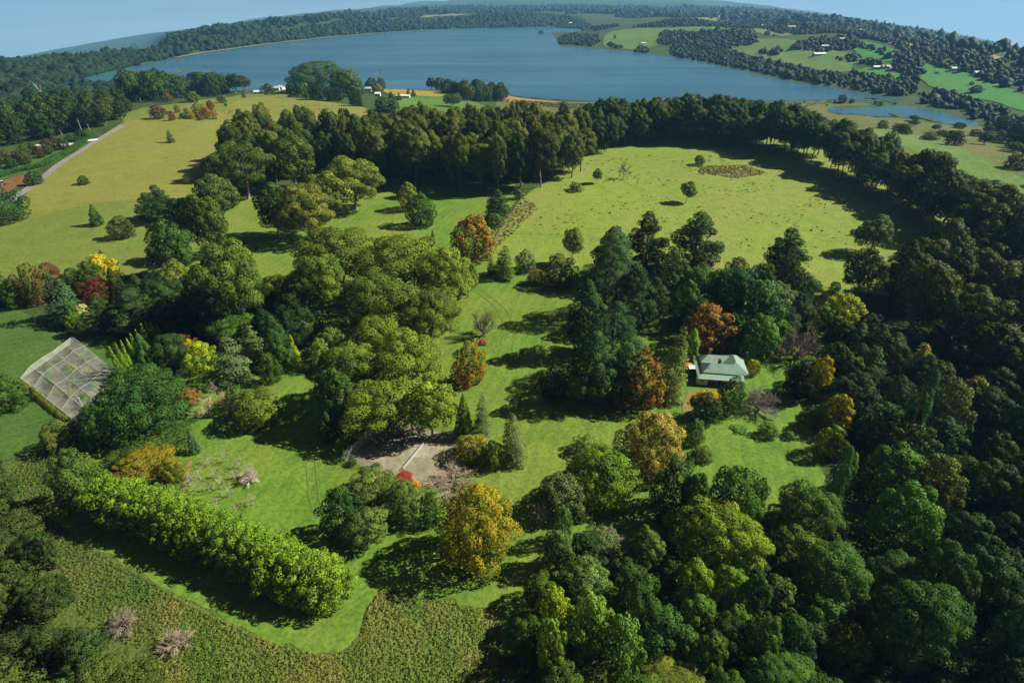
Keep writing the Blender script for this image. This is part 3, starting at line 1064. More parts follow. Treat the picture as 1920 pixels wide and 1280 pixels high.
def put_tree(x, y, W, H, kind, c1, c2, label, group=None, wpx=60, trunk=None, name=None, cat=None, var=.10):
    pr = pick(kind, wpx)
    cm, tm, cn, tn, a = pr[int(rng.integers(len(pr)))]
    z = float(hgt(x, y))
    nm = name or NAMES[kind]
    root = thing(nm, label, cat or ('shrub' if kind in ('shrub', 'bush') else 'tree'), (x, y, z - .05), float(rng.uniform(0, 6.28)), group)
    q = float(rng.normal(0, .07))
    root.scale = (W * (1 + q), W * (1 - q), H)
    root.rotation_euler.x = float(rng.normal(0, .03)); root.rotation_euler.y = float(rng.normal(0, .03))
    j = 1 + float(rng.normal(0, var))
    jh = float(rng.normal(0, var * .5))
    K = (1, 1, 1) if kind in ('bare', 'bush', 'sapling') else LEAFK
    f = lambda c: (max(.004, c[0] * K[0] * j * (1 + jh)), max(.004, c[1] * K[1] * j), max(.003, c[2] * K[2] * j * (1 - jh)), 1)
    o = obj(cn, cm, root)
    o.color = f(c1)
    o['color2'] = [float(v) for v in f(c2 or tuple(v * .8 for v in c1))]
    if tm is not None:
        t = obj(tn, tm, root)
        t.color = (*(trunk or TRUNKC.get(kind, (.12, .095, .07))), 1)
    taken.append((x, y, W / 2))
    return root


LOWWIDE = {'dome', 'hedge', 'umbrella', 'shrub', 'clipped', 'cypress', 'cedar', 'fir', 'bush'}


def place(px, py, w, h, kind, c1, label, c2=None, group=None, H=None, **k):
    """a tree whose outline in the photo is centred on (px, py), w by h pixels: its size and standing point on the land are worked out"""
    d = raydir(px, py)
    u = (px - 960) / FPX; v = (640 - py) / FPX
    cc = CP + v * SP; ss = max(.02, SP - v * CP)
    zg = 0.0
    Hm = 10.0 if H is None else H
    Wm = 5.0
    for _ in range(12):
        zm = zg + (max(0.0, (Hm - .42 * Wm * ss / cc) / 2) if kind in LOWWIDE else Hm * .5)
        t = (zm - CAMH) / d[2] if d[2] < -1e-3 else 1000
        t = min(t, 4000)
        x, y = d[0] * t, d[1] * t
        zg = float(hgt(x, y))
        Wm = w * t / FPX
        if H is None:
            if kind in LOWWIDE:
                Hm = max(h * t / FPX - .42 * Wm * ss, .3 * h * t / FPX) / cc
            else:
                e = (h * t / FPX) ** 2 - (Wm * ss * .9) ** 2
                Hm = math.sqrt(max(e, (Wm * .35 * cc) ** 2)) / cc
    return put_tree(float(x), float(y), Wm, Hm, kind, c1, c2, label, group, w, **k)


# foliage colours
LEAFK = (1.36, 1.44, .80)
OL = (.090, .120, .021)      # olive gum
OD = (.040, .064, .016)
GL = (.120, .135, .032)
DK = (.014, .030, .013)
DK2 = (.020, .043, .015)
BG = (.024, .056, .032)      # blue green pine
SV = (.085, .120, .070)      # silver cedar
BR = (.075, .130, .016)      # bright green
MG = (.042, .084, .015)
LM = (.120, .190, .018)      # lime
OR = (.180, .085, .020)
RU = (.125, .055, .022)
GO = (.230, .150, .015)
YE = (.270, .220, .014)
YG = (.190, .210, .016)
RE = (.105, .026, .022)
MA = (.085, .024, .022)
TA = (.330, .260, .150)
GY = (.240, .210, .185)
PK = (.290, .210, .165)
CR = (.420, .370, .250)
# ---- PART2

# ------------------------------------------------------------------ trees one by one (photo outline centre, width, height)
T = [
    # left garden border and the trees round the netted plot
    (4, 748, 66, 74, 'shrub', DK2, MG, 'round dark green bush on the meadow cut by the left picture edge'),
    (110, 826, 58, 62, 'shrub', OD, (.09, .085, .03), 'lone rounded olive bush on the meadow below the netted garden'),
    (3, 540, 52, 78, 'cedar', DK2, DK, 'dark conifer at the far left end of the garden border'),
    (32, 553, 44, 56, 'shrub', MG, OD, 'low green bush between the end conifer and the brownish border tree'),
    (62, 532, 52, 76, 'broad', (.075, .075, .02), MA, 'brownish green border tree beside the maroon one'),
    (89, 514, 40, 42, 'broad', MA, (.08, .05, .02), 'small dark maroon tree behind the blue-green cedar'),
    (112, 562, 78, 108, 'cedar', (.042, .085, .055), DK2, 'blue-green cedar with drooping tiers above the dark meadow'),
    (138, 530, 46, 56, 'broad', DK2, OD, 'dark green tree filling the gap right of the blue-green cedar'),
    (164, 522, 40, 62, 'broad', DK2, MG, 'dark green tree left of the bright yellow tree'),
    (187, 507, 60, 62, 'broad', YE, YG, 'bright yellow autumn tree in the left garden border'),
    (185, 547, 64, 56, 'broad', RE, RU, 'brick red autumn tree in front of the yellow tree'),
    (158, 588, 34, 36, 'broad', TA, OL, 'small cream tan tree at the foot of the red tree'),
    (138, 588, 34, 60, 'cypress', MG, OD, 'narrow mid green conifer left of the cream tan tree'),
    (134, 602, 30, 36, 'shrub', BR, OL, 'yellowish green shrub at the meadow edge near the net'),
    (190, 478, 14, 18, 'cypress', DK2, DK, 'tiny dark bush on the paddock behind the yellow tree'),
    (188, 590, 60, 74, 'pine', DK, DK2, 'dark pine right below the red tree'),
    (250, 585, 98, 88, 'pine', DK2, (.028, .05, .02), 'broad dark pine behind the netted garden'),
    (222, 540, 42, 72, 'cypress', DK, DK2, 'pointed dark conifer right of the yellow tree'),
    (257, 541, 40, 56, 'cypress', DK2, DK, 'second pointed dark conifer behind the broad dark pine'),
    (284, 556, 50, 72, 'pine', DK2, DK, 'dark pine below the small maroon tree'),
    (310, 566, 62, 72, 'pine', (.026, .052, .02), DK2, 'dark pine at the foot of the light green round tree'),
    (274, 521, 30, 28, 'broad', (.13, .025, .03), MA, 'small crimson tree among the dark conifers'),
    (327, 520, 56, 66, 'broad', (.085, .125, .02), OL, 'light green round tree left of the huge olive gum'),
    (308, 536, 34, 40, 'broad', (.12, .09, .03), OL, 'khaki brown small tree beside the light green round tree'),
    (316, 468, 86, 112, 'gum', OD, DK2, 'dark spreading gum at the near edge of the left paddock'),
    (385, 420, 84, 130, 'gum', OD, OL, 'tall dark gum behind the huge olive gum'),
    (428, 535, 140, 190, 'gum', (.072, .098, .022), OD, 'huge olive gum towering over the left garden'),
    (402, 560, 96, 150, 'pine', (.026, .055, .022), DK2, 'dark green pine standing in the huge olive gum'),
    (425, 610, 110, 70, 'gum', MG, OD, 'low green gum spreading above the silver cedars'),
    (350, 590, 70, 70, 'pine', DK, DK2, 'black-green pine above the pale flame cypresses'),
    (272, 666, 52, 78, 'cypress', DK2, MG, 'dark conical cypress behind the pale flame cypresses'),
    (322, 662, 58, 68, 'dome', DK2, OD, 'dark round tree left of the golden tree'),
    (346, 646, 38, 42, 'broad', GO, YE, 'golden tree between the dark round tree and the silver cedars'),
    (373, 667, 56, 58, 'broad', YG, BR, 'yellow-green tree left of the front silver cedar'),
    (434, 680, 84, 108, 'cedar', SV, (.06, .09, .05), 'silver green cedar with wide tiers, front one of the pair'),
    (470, 648, 58, 92, 'cedar', (.085, .115, .055), MG, 'silver green cedar standing behind the wide front cedar'),
    (518, 648, 66, 108, 'cypress', DK2, MG, 'big dark cypress right of the silver cedars'),
    (548, 658, 26, 56, 'cypress', LM, YG, 'slim lime conifer against the big dark cypress'),
    (504, 690, 34, 58, 'broad', MG, OD, 'mid green small tree at the foot of the big dark cypress'),
    (571, 692, 20, 14, 'shrub', LM, BR, 'little lime hedge bush on the shaded lawn'),
    (272, 768, 168, 136, 'umbrella', (.026, .064, .020), DK2, 'huge domed dark pine right of the netted garden'),
    (190, 806, 72, 92, 'umbrella', (.034, .07, .018), DK2, 'smaller domed pine left of the huge domed pine'),
    (285, 838, 140, 60, 'umbrella', (.03, .06, .018), OD, 'low dark pine skirt under the huge domed pine'),
    (329, 722, 28, 26, 'broad', MA, RU, 'small maroon bush behind the huge domed pine'),
    (312, 724, 24, 24, 'broad', YG, BR, 'small yellow-green bush beside the maroon bush'),
    (352, 744, 42, 36, 'broad', (.12, .055, .025), (.10, .07, .03), 'rusty brown bush right of the maroon bush'),
    (387, 758, 54, 56, 'bare', TA, None, 'pale tan bare birch behind the orchard'),
    (427, 745, 44, 46, 'bush', (.30, .17, .09), None, 'orange brown twiggy tree right of the tan birch'),
    (400, 726, 22, 40, 'bare', GY, None, 'thin grey bare tree between the birch and the silver cedar'),
    (480, 776, 84, 74, 'dome', OD, OL, 'dark rounded laurel on the lawn edge below the silver cedars'),
    (448, 757, 44, 54, 'shrub', OD, MG, 'low olive shrub left of the dark rounded laurel'),
    (598, 768, 24, 90, 'column', (.09, .18, .018), BR, 'slender bright green column tree in the shade'),
    (618, 800, 36, 60, 'broad', DK2, DK, 'dark shrub right of the slender bright column tree'),
    (361, 832, 22, 46, 'cypress', (.06, .08, .07), DK2, 'small blue-grey conifer at the top of the orchard'),
    (622, 642, 62, 58, 'broad', (.07, .11, .03), MG, 'grey-green tree left of the lower gums'),
    (601, 662, 40, 58, 'broad', (.10, .145, .03), OL, 'light green small tree under the grey-green tree'),
    (524, 547, 72, 72, 'gum', OL, OD, 'olive gum above the dark shed roof'),
    (574, 610, 60, 70, 'broad', DK, DK2, 'dark tree in the shade beside the shed'),
    (637, 838, 16, 30, 'broad', BR, MG, 'small bright bush at the left corner of the court'),
    (660, 868, 18, 16, 'shrub', DK2, MG, 'dark round bush outside the court fence'),
    (705, 874, 16, 12, 'shrub', MG, OD, 'small low bush on the court verge'),
    (684, 884, 14, 10, 'shrub', MG, OD, 'tiny green bush on the grass below the court fence'),
    # big gums in the middle
    (636, 478, 150, 112, 'gum', (.105, .118, .026), OD, 'broad olive gum at the far left of the central gum clump'),
    (752, 500, 168, 122, 'gum', OL, (.07, .09, .02), 'broad olive gum topping the central gum clump'),
    (832, 530, 112, 124, 'gum', (.112, .125, .026), OL, 'yellow-olive gum on the lawn side of the central clump'),
    (596, 530, 106, 112, 'gum', OD, OL, 'dark gum at the shaded left side of the central clump'),
    (716, 572, 150, 118, 'gum', (.09, .11, .022), OD, 'olive gum with white limbs at the heart of the central clump'),
    (806, 592, 124, 104, 'gum', OL, OD, 'low spreading gum at the front of the central clump'),
    (876, 520, 42, 72, 'gum', (.13, .13, .03), OL, 'thin open gum leaning over the lawn from the clump'),
    (560, 560, 70, 90, 'gum', OD, DK2, 'shadowed gum behind the dark shed'),
    (704, 640, 112, 96, 'gum', (.112, .13, .024), OL, 'topmost gum of the lower clump above the court'),
    (660, 702, 128, 124, 'gum', (.085, .112, .02), OD, 'left gum of the lower clump above the court'),
    (762, 690, 138, 134, 'gum', (.115, .138, .022), OL, 'sunlit right gum of the lower clump above the court'),
    (722, 757, 166, 122, 'gum', (.10, .128, .02), OL, 'wide lowest gum overhanging the court'),
    (806, 766, 86, 112, 'gum', (.118, .15, .02), OL, 'bright green gum at the right end over the court'),
    (628, 748, 76, 108, 'gum', OD, DK2, 'dark gum on the shaded side of the lower clump'),
    # lawn in the middle
    (889, 446, 78, 86, 'broad', OR, (.14, .13, .02), 'large orange autumn tree beside the paddock corner'),
    (944, 494, 46, 72, 'fir', BR, MG, 'bright green conical tree alone on the lawn'),
    (922, 501, 26, 36, 'fir', MG, OD, 'small green tree against the conical tree'),
    (986, 488, 42, 40, 'broad', (.085, .105, .045), OD, 'grey-olive round bush on the lawn right of the conical tree'),
    (1004, 519, 34, 28, 'broad', (.17, .085, .02), OL, 'low rusty orange bush on the lawn'),
    (1048, 506, 62, 62, 'broad', (.065, .058, .026), OD, 'dark bronze round tree beside the rusty bush'),
    (1074, 460, 40, 72, 'tallgum', (.12, .115, .04), OL, 'slim pale gum behind the bronze round tree'),
    (811, 443, 10, 24, 'cypress', DK2, DK, 'tiny dark upright conifer on the far lawn'),
    (905, 600, 54, 84, 'bush', (.24, .215, .14), None, 'cream bare tree at the edge of the central gums'),
    (905, 643, 15, 12, 'shrub', (.22, .045, .03), RU, 'tiny red shrub under the cream bare tree'),
    (875, 680, 62, 84, 'broad', (.075, .095, .018), (.21, .085, .02), 'green tree turning rusty at its skirt beside the wheel tracks'),
    (868, 786, 40, 86, 'cypress', (.035, .07, .018), BR, 'dark cypress left of the two silver firs'),
    (902, 788, 40, 92, 'fir', (.088, .112, .066), OD, 'silver fir nearest the court fence'),
    (963, 829, 54, 108, 'fir', (.095, .12, .068), (.07, .1, .05), 'larger silver fir standing alone on the lawn'),
    (886, 852, 72, 56, 'shrub', (.17, .15, .022), OL, 'yellow-brown shrub over the right end of the court'),
    (926, 858, 42, 54, 'shrub', OL, MG, 'olive shrub at the foot of the larger silver fir'),
    (1103, 842, 56, 42, 'shrub', (.10, .165, .055), BR, 'pale green weeping bush on the lower lawn'),
    (1222, 830, 116, 124, 'broad', (.24, .175, .055), (.17, .15, .03), 'peach and gold autumn tree on the lower lawn'),
    (1170, 748, 36, 32, 'broad', (.25, .13, .08), RU, 'pinkish rust shrub below the big pines'),
    (1208, 712, 90, 102, 'broad', (.135, .085, .018), (.09, .065, .016), 'bronze orange tree between the pines and the house'),
    (1262, 690, 58, 150, 'fir', (.115, .14, .055), OL, 'tall grey-green conifer left of the green roofed house'),
    (1298, 648, 26, 62, 'column', LM, BR, 'lime green column tree behind the house corner'),
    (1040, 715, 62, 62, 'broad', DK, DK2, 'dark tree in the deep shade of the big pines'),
    # the big pines
    (1150, 482, 100, 114, 'pine', BG, DK2, 'topmost pine of the great pine row'),
    (1140, 520, 110, 160, 'pine', (.033, .072, .04), DK2, 'tall blue-green pine at the upper end of the great pine row'),
    (1188, 560, 92, 130, 'pine', BG, DK, 'blue-green pine on the sunny side of the great pine row'),
    (1104, 600, 84, 140, 'pine', DK2, BG, 'dark pine on the lawn side of the great pine row'),
    (1150, 640, 112, 150, 'pine', (.038, .078, .042), BG, 'widest blue-green pine in the middle of the great pine row'),
    (1112, 690, 92, 140, 'pine', (.034, .066, .036), DK2, 'lowest blue-green pine of the great pine row'),
    (1176, 700, 80, 110, 'pine', (.045, .085, .045), BG, 'pine below the sunny side of the great pine row'),
    (1216, 455, 76, 116, 'pine', DK2, DK, 'dark pine between the great pine row and the flat topped pine'),
    (1306, 455, 96, 118, 'pine', (.02, .046, .026), DK, 'dark flat topped pine in front of the paddock'),
    (1476, 478, 82, 100, 'pine', (.022, .048, .022), DK, 'lone dark pine standing against the paddock'),
    (1230, 560, 60, 80, 'pine', DK2, OD, 'dark pine low behind the great pine row'),
    (1285, 570, 50, 90, 'broad', (.045, .085, .03), MG, 'green tree right behind the great pine row'),
    (1262, 505, 60, 80, 'broad', OD, MG, 'dull green tree below the two dark pines'),
    # round the house
    (1325, 614, 88, 88, 'broad', (.155, .07, .02), (.12, .075, .022), 'burnt orange tree behind the green roofed house'),
    (1380, 556, 112, 104, 'broad', (.026, .058, .022), DK2, 'big glossy dark tree above the house'),
    (1340, 556, 78, 78, 'broad', DK2, MG, 'dark evergreen left of the big glossy tree'),
    (1428, 582, 100, 112, 'broad', (.03, .065, .024), MG, 'dark evergreen right of the big glossy tree'),
    (1456, 562, 70, 74, 'gum', (.075, .09, .05), OD, 'grey-green tree below the lone dark pine'),
    (1312, 530, 72, 54, 'dome', (.045, .085, .018), DK2, 'domed green tree under the flat topped pine'),
    (1424, 632, 70, 84, 'broad', (.055, .11, .022), MG, 'bright leafy tree behind the house roof'),
    (1372, 622, 56, 70, 'broad', DK2, MG, 'dark leafy tree directly behind the roof'),
    (1580, 590, 78, 80, 'broad', (.17, .18, .016), BR, 'bright yellow-green round tree near the far lawn'),
    (1542, 600, 54, 66, 'gum', MG, OL, 'mid green tree left of the yellow-green round tree'),
    (1528, 538, 30, 22, 'shrub', DK2, OD, 'low dark bush at the fence below the lone pine'),
    (1565, 540, 18, 22, 'shrub', OD, DK2, 'small upright bush at the paddock fence'),
    (1640, 440, 74, 76, 'gum', (.045, .07, .022), OD, 'dark gum leaning over the right paddock corner'),
    (1620, 512, 74, 102, 'gum', (.045, .062, .016), OD, 'dark gum below the leaning gum'),
    (1692, 508, 68, 112, 'pine', DK2, DK, 'dark pine right of the paddock corner'),
    (1505, 640, 100, 112, 'bush', (.17, .125, .10), None, 'purple-brown leafless tree right of the house'),
    (1606, 640, 58, 66, 'cypress', (.04, .075, .038), DK2, 'pointed dark conifer below the yellow-green tree'),
    (1630, 690, 76, 86, 'cedar', (.032, .062, .028), DK2, 'dark spreading cedar below the pointed conifer'),
    (1590, 700, 50, 60, 'shrub', OD, MG, 'dull green bush between the bare tree and the cedar'),
    (1727, 680, 56, 72, 'cedar', (.17, .16, .02), OL, 'golden tiered conifer in the dark wood'),
    (1535, 706, 46, 80, 'broad', (.24, .20, .016), MG, 'golden green upright tree right of the bare tree'),
    (1572, 775, 58, 72, 'broad', (.15, .13, .02), (.21, .12, .02), 'gold and orange tree deep in the right garden'),
    (1540, 780, 46, 50, 'broad', MG, BR, 'green tree left of the gold and orange tree'),
    (1562, 826, 52, 60, 'broad', (.06, .10, .02), YG, 'green tree with yellow tips above the dark column trees'),
    (1427, 754, 72, 70, 'bush', (.27, .235, .21), None, 'pale grey leafless tree below the house'),
    (1372, 742, 48, 74, 'broad', (.045, .085, .04), MG, 'dark green tree at the front corner of the house'),
    (1331, 744, 46, 30, 'broad', (.24, .12, .022), GO, 'orange bush on the bare ground before the house'),
    (1322, 766, 56, 60, 'broad', DK, DK2, 'dark round tree in front of the orange bush'),
    (1412, 692, 24, 32, 'shrub', (.22, .20, .02), OL, 'yellow bush at the right end of the roof'),
    (1440, 812, 38, 30, 'shrub', (.05, .09, .03), MG, 'dark green shrub at the top of the small lawn'),
    (1478, 818, 22, 16, 'shrub', (.06, .11, .03), MG, 'fern green shrub right of the dark shrub on the small lawn'),
    (1386, 806, 30, 12, 'shrub', (.075, .13, .04), BR, 'low light green bed along the small lawn'),
    (1302, 815, 40, 50, 'shrub', (.055, .105, .035), MG, 'green shrub right of the peach autumn tree'),
    (1318, 856, 40, 30, 'shrub', (.08, .11, .045), OD, 'grey-green shrub at the left end of the small lawn'),
    (1715, 775, 42, 150, 'column', (.024, .058, .03), DK2, 'tall dark column tree in the right wood'),
    (1684, 745, 36, 80, 'column', DK2, DK, 'dark column tree left of the tall one in the right wood'),
    (1572, 905, 34, 122, 'column', (.03, .07, .03), DK2, 'tall dark column tree beside the small lawn'),
    (1595, 885, 26, 70, 'column', (.07, .125, .018), MG, 'light green narrow tree against the dark column tree'),
    (1780, 775, 82, 116, 'broad', (.075, .085, .04), OD, 'speckled grey-green tree in the right wood'),
    (1822, 735, 60, 60, 'broad', (.08, .08, .02), OD, 'dull yellowish tree above the speckled tree'),
    (1727, 636, 48, 42, 'dome', DK2, MG, 'dark domed tree above the golden tiered conifer'),
    (1665, 625, 50, 46, 'bush', (.20, .18, .19), None, 'mauve grey bare tree in the dark wood'),
    # bottom left
    (150, 912, 88, 122, 'dome', (.042, .072, .018), OD, 'dark domed tree at the upper end of the long hedge'),
    (268, 872, 112, 62, 'broad', (.15, .105, .014), OL, 'golden brown tree mixed with green above the hedge'),
    (322, 880, 40, 50, 'broad', (.13, .13, .02), OL, 'yellow-green bush between the golden tree and the orchard'),
    (235, 1170, 58, 58, 'bush', (.27, .235, .17), None, 'pale bare bush in the rough grass, left one of two'),
    (332, 1203, 60, 62, 'bush', (.33, .27, .195), None, 'pinkish bare bush in the rough grass, right one of two'),
    (466, 888, 40, 50, 'bush', (.36, .325, .29), None, 'dense pale pink tree at the top corner of the orchard'),
    (88, 1030, 30, 62, 'broad', DK2, OD, 'narrow dark bush at the edge of the bottom left wood'),
    (118, 1092, 20, 40, 'broad', DK2, OD, 'small dark bush below the narrow dark bush'),
    (134, 1125, 16, 12, 'shrub', DK2, DK, 'tiny dark bush alone in the rough grass'),
    # olive shrubs below the court
    (700, 912, 96, 74, 'gum', (.10, .115, .04), OD, 'silvery olive bush behind the court'),
    (682, 992, 88, 92, 'gum', (.085, .105, .035), OD, 'large olive bush on the lower lawn'),
    (752, 946, 82, 84, 'gum', (.095, .105, .03), OD, 'khaki olive bush left of the big golden tree'),
    (640, 962, 74, 100, 'broad', DK2, OD, 'dark bush on the left of the olive bushes'),
    (756, 897, 34, 14, 'shrub', (.24, .022, .022), RE, 'scarlet shrub at the front of the court'),
    (776, 914, 28, 18, 'shrub', (.33, .13, .015), GO, 'orange shrub beside the scarlet shrub'),
    (850, 902, 104, 60, 'bush', (.26, .205, .155), None, 'wide pinkish bare tree behind the big golden tree'),
    (805, 955, 40, 60, 'broad', DK2, MG, 'dark green bush at the left foot of the big golden tree'),
    (892, 984, 144, 160, 'broad', (.205, .150, .012), (.125, .130, .014), 'big golden yellow tree at the bottom of the lawn'),
    # bottom middle and right
    (1058, 926, 102, 88, 'gum', (.085, .095, .055), OD, 'grey-leaved tree with bare limbs above the dark gap'),
    (1132, 912, 140, 110, 'umbrella', (.085, .135, .014), MG, 'bright green flat domed tree at the lawn corner'),
    (1018, 960, 44, 50, 'bare', GY, None, 'grey bare tree over the dark gap'),
    (1055, 985, 40, 70, 'broad', (.065, .11, .035), MG, 'light green narrow tree below the grey-leaved tree'),
    (1052, 1032, 66, 84, 'gum', (.085, .125, .045), OD, 'pale green open tree at the left edge of the bottom wood'),
    (1096, 1086, 96, 92, 'gum', (.085, .12, .045), OD, 'pale green feathery tree in the bottom wood'),
    (1042, 1136, 62, 84, 'broad', (.10, .155, .016), YG, 'bright speckled tree at the left edge of the bottom wood'),
    (1036, 1206, 58, 110, 'broad', (.085, .125, .018), (.14, .12, .02), 'yellow-green upright tree over the black shade'),
    (1104, 1172, 92, 132, 'broad', (.08, .13, .028), MG, 'green tree with knobbly crown at the bottom edge'),
    (1166, 1205, 84, 112, 'broad', (.06, .11, .03), MG, 'mid green knobbly tree right of the first knobbly one'),
    (1196, 1150, 86, 116, 'dome', (.036, .075, .02), DK2, 'dark dome behind the knobbly trees'),
    (1146, 1008, 62, 62, 'bare', GY, None, 'grey bare tree in the bottom wood'),
    (1130, 1015, 70, 60, 'broad', (.075, .10, .045), OD, 'grey-green tree around the grey bare tree'),
    (1214, 1028, 74, 84, 'gum', (.065, .092, .025), OD, 'olive open tree left of the bright lumpy dome'),
    (1264, 935, 92, 116, 'dome', (.034, .07, .02), DK2, 'dark dome left of the shrubs by the small lawn'),
    (1304, 940, 64, 110, 'gum', (.06, .095, .02), OD, 'open green tree with thin stems by the small lawn'),
    (1376, 955, 98, 132, 'dome', (.042, .082, .02), MG, 'tall dome at the lower end of the small lawn'),
    (1426, 925, 32, 60, 'broad', MG, DK2, 'small upright tree at the tip of the small lawn'),
    (1336, 1028, 158, 134, 'dome', (.115, .15, .016), BR, 'bright yellow-green lumpy dome, the brightest of the bottom wood'),
    (1508, 985, 122, 112, 'dome', (.034, .066, .018), MG, 'dark dome right of the small lawn tip'),
    (1492, 1044, 92, 80, 'dome', (.058, .098, .018), MG, 'mid green dome tucked below the dark dome'),
    (1552, 1104, 132, 122, 'dome', (.046, .088, .020), MG, 'wide mid green dome in the middle of the bottom wood'),
    (1364, 1114, 70, 82, 'dome', (.082, .14, .014), BR, 'bright green dome under the lumpy dome'),
    (1408, 1128, 58, 92, 'dome', (.036, .078, .018), DK2, 'dark narrow dome beside the bright green dome'),
    (1300, 1104, 72, 82, 'dome', (.078, .13, .014), BR, 'bright small dome left of the bright green dome'),
    (1308, 1166, 70, 72, 'dome', (.055, .10, .018), MG, 'mid green dome below the bright small dome'),
    (1374, 1172, 72, 72, 'dome', (.066, .118, .014), MG, 'green dome between the dark narrow dome and the bottom edge'),
    (1424, 1208, 66, 92, 'dome', (.052, .10, .016), MG, 'tall narrow dome near the bottom edge'),
    (1476, 1200, 60, 78, 'dome', (.036, .08, .016), DK2, 'dark dome right of the tall narrow dome'),
    (1540, 1172, 92, 82, 'dome', (.044, .085, .016), MG, 'dome under the wide mid green dome'),
    (1576, 1224, 90, 84, 'dome', (.062, .095, .02), OD, 'olive dome at the bottom edge'),
    (1482, 1264, 112, 72, 'dome', (.045, .088, .018), MG, 'dome cut by the bottom edge'),
    (1335, 1235, 62, 72, 'dome', (.05, .092, .02), MG, 'small dome left of the domes at the bottom edge'),
    (1285, 1220, 50, 60, 'dome', (.045, .085, .02), MG, 'small dome above the olive brown crown'),
    (1260, 1265, 110, 60, 'gum', (.105, .105, .022), OD, 'olive brown crown at the bottom edge'),
    (1120, 1275, 120, 50, 'gum', (.075, .10, .028), OD, 'dull green crown cut by the bottom edge'),
    (1708, 1208, 164, 166, 'dome', (.030, .068, .016), DK2, 'largest dark dome near the bottom right'),
    (1680, 1112, 124, 96, 'dome', (.032, .070, .016), DK2, 'dark dome above the largest dark dome'),
    (1752, 1110, 108, 152, 'dome', (.034, .072, .016), DK2, 'tall dark dome right behind the largest one'),
    (1690, 985, 104, 132, 'dome', (.040, .084, .014), MG, 'green dome in the middle of the dome row'),
    (1672, 905, 104, 112, 'dome', (.044, .092, .014), MG, 'green dome at the top of the dome row'),
    (1760, 912, 84, 112, 'broad', (.055, .07, .02), (.09, .07, .02), 'olive bronze tree right of the dome row'),
    (1852, 930, 98, 112, 'dome', (.024, .05, .016), DK, 'dark tree at the right edge above the black gap'),
    (1805, 1020, 84, 92, 'dome', (.024, .05, .016), DK, 'dark tree between the dome row and the right edge'),
    (1828, 1118, 104, 132, 'dome', (.026, .056, .018), DK, 'dark dome nearest the black gap'),
    (1903, 1200, 88, 160, 'gum', (.04, .075, .06), DK2, 'bluish feathery tree in the bottom right corner'),
    (1905, 965, 70, 110, 'dome', (.022, .048, .016), DK, 'dark tree cut by the right edge'),
    (1745, 1000, 34, 70, 'broad', (.045, .09, .035), MG, 'small pale tree squeezed beside the dome row'),
    (1850, 850, 70, 80, 'dome', (.03, .055, .02), DK2, 'dark rounded tree below the speckled grey-green tree'),
    (1900, 800, 60, 110, 'gum', (.025, .048, .02), DK, 'dark tree at the right edge beside the speckled tree'),
    # paddock trees
    (1290, 360, 32, 42, 'tallgum', OD, OL, 'small gum alone in the middle of the right paddock'),
    (1312, 301, 18, 20, 'shrub', OD, DK2, 'single bush on the crest of the right paddock'),
    (1172, 315, 34, 42, 'bare', (.16, .14, .10), None, 'bent half-dead tree at the top of the right paddock'),
    (1080, 352, 26, 18, 'shrub', MG, (.20, .15, .03), 'low green mound with dry rim in the paddock'),
    (318, 256, 16, 26, 'fir', DK2, DK, 'lone small conifer high on the left paddock'),
    (155, 339, 20, 18, 'shrub', DK2, OD, 'low dark bush in the middle of the left paddock'),
    (176, 405, 28, 42, 'cypress', DK2, MG, 'lone dark pear-shaped tree at the bottom of the left paddock'),
    (228, 426, 40, 42, 'broad', (.055, .06, .02), OD, 'round dull brown-green tree at the bottom of the left paddock'),
    (5, 384, 66, 70, 'broad', DK2, OD, 'dark round tree at the left picture edge by the road'),
    (65, 333, 28, 26, 'broad', DK2, MG, 'dark round tree over the road beside the red plot'),
    (765, 368, 38, 52, 'broad', (.085, .12, .016), (.22, .11, .02), 'green tree with orange top on the upper lawn'),
    (788, 394, 54, 62, 'broad', (.028, .058, .018), DK2, 'dark bushy tree right of the orange-topped tree'),
    (932, 384, 52, 56, 'pine', (.035, .075, .03), DK2, 'dark pine at the corner of the upper lawn'),
    (926, 415, 34, 28, 'shrub', (.07, .095, .04), OD, 'grey-green bush behind the orange autumn tree'),
    (972, 365, 18, 20, 'shrub', (.06, .09, .04), OD, 'small bush at the top of the paddock hedge'),
    # autumn clump and crest, left
    (393, 197, 14, 18, 'broad', (.20, .03, .03), MA, 'scarlet tree in the autumn clump on the left crest'),
    (386, 210, 16, 20, 'broad', (.19, .06, .02), RE, 'orange-red tree in the autumn clump on the left crest'),
    (402, 213, 14, 20, 'broad', (.16, .08, .06), TA, 'pinkish tree at the right end of the autumn clump'),
    (360, 217, 10, 12, 'broad', GO, YE, 'little golden tree at the front of the autumn clump'),
    (350, 207, 12, 12, 'broad', (.25, .15, .02), OL, 'gold tree at the back of the autumn clump'),
    (332, 203, 12, 16, 'broad', (.20, .13, .03), OL, 'tan gold tree left in the autumn clump'),
    (322, 217, 12, 18, 'broad', (.13, .02, .03), MA, 'dark red tree left of the autumn clump'),
    (345, 218, 18, 10, 'shrub', OD, MG, 'olive bush under the autumn clump'),
    (372, 205, 26, 26, 'broad', (.07, .09, .02), (.15, .09, .02), 'green tree in the middle of the autumn clump'),
    (376, 221, 12, 10, 'shrub', (.15, .04, .03), RU, 'low red bush at the foot of the autumn clump'),
    (456, 175, 8, 16, 'cypress', (.19, .02, .04), RE, 'slim crimson tree on the left crest'),
    (416, 186, 16, 16, 'shrub', MG, OD, 'round green bush below the crest trees'),
    (423, 197, 5, 6, 'shrub', DK2, DK, 'speck of dark bush on the left paddock'),
    (295, 210, 26, 26, 'broad', MA, DK2, 'dark purple tree before the left crest wood'),
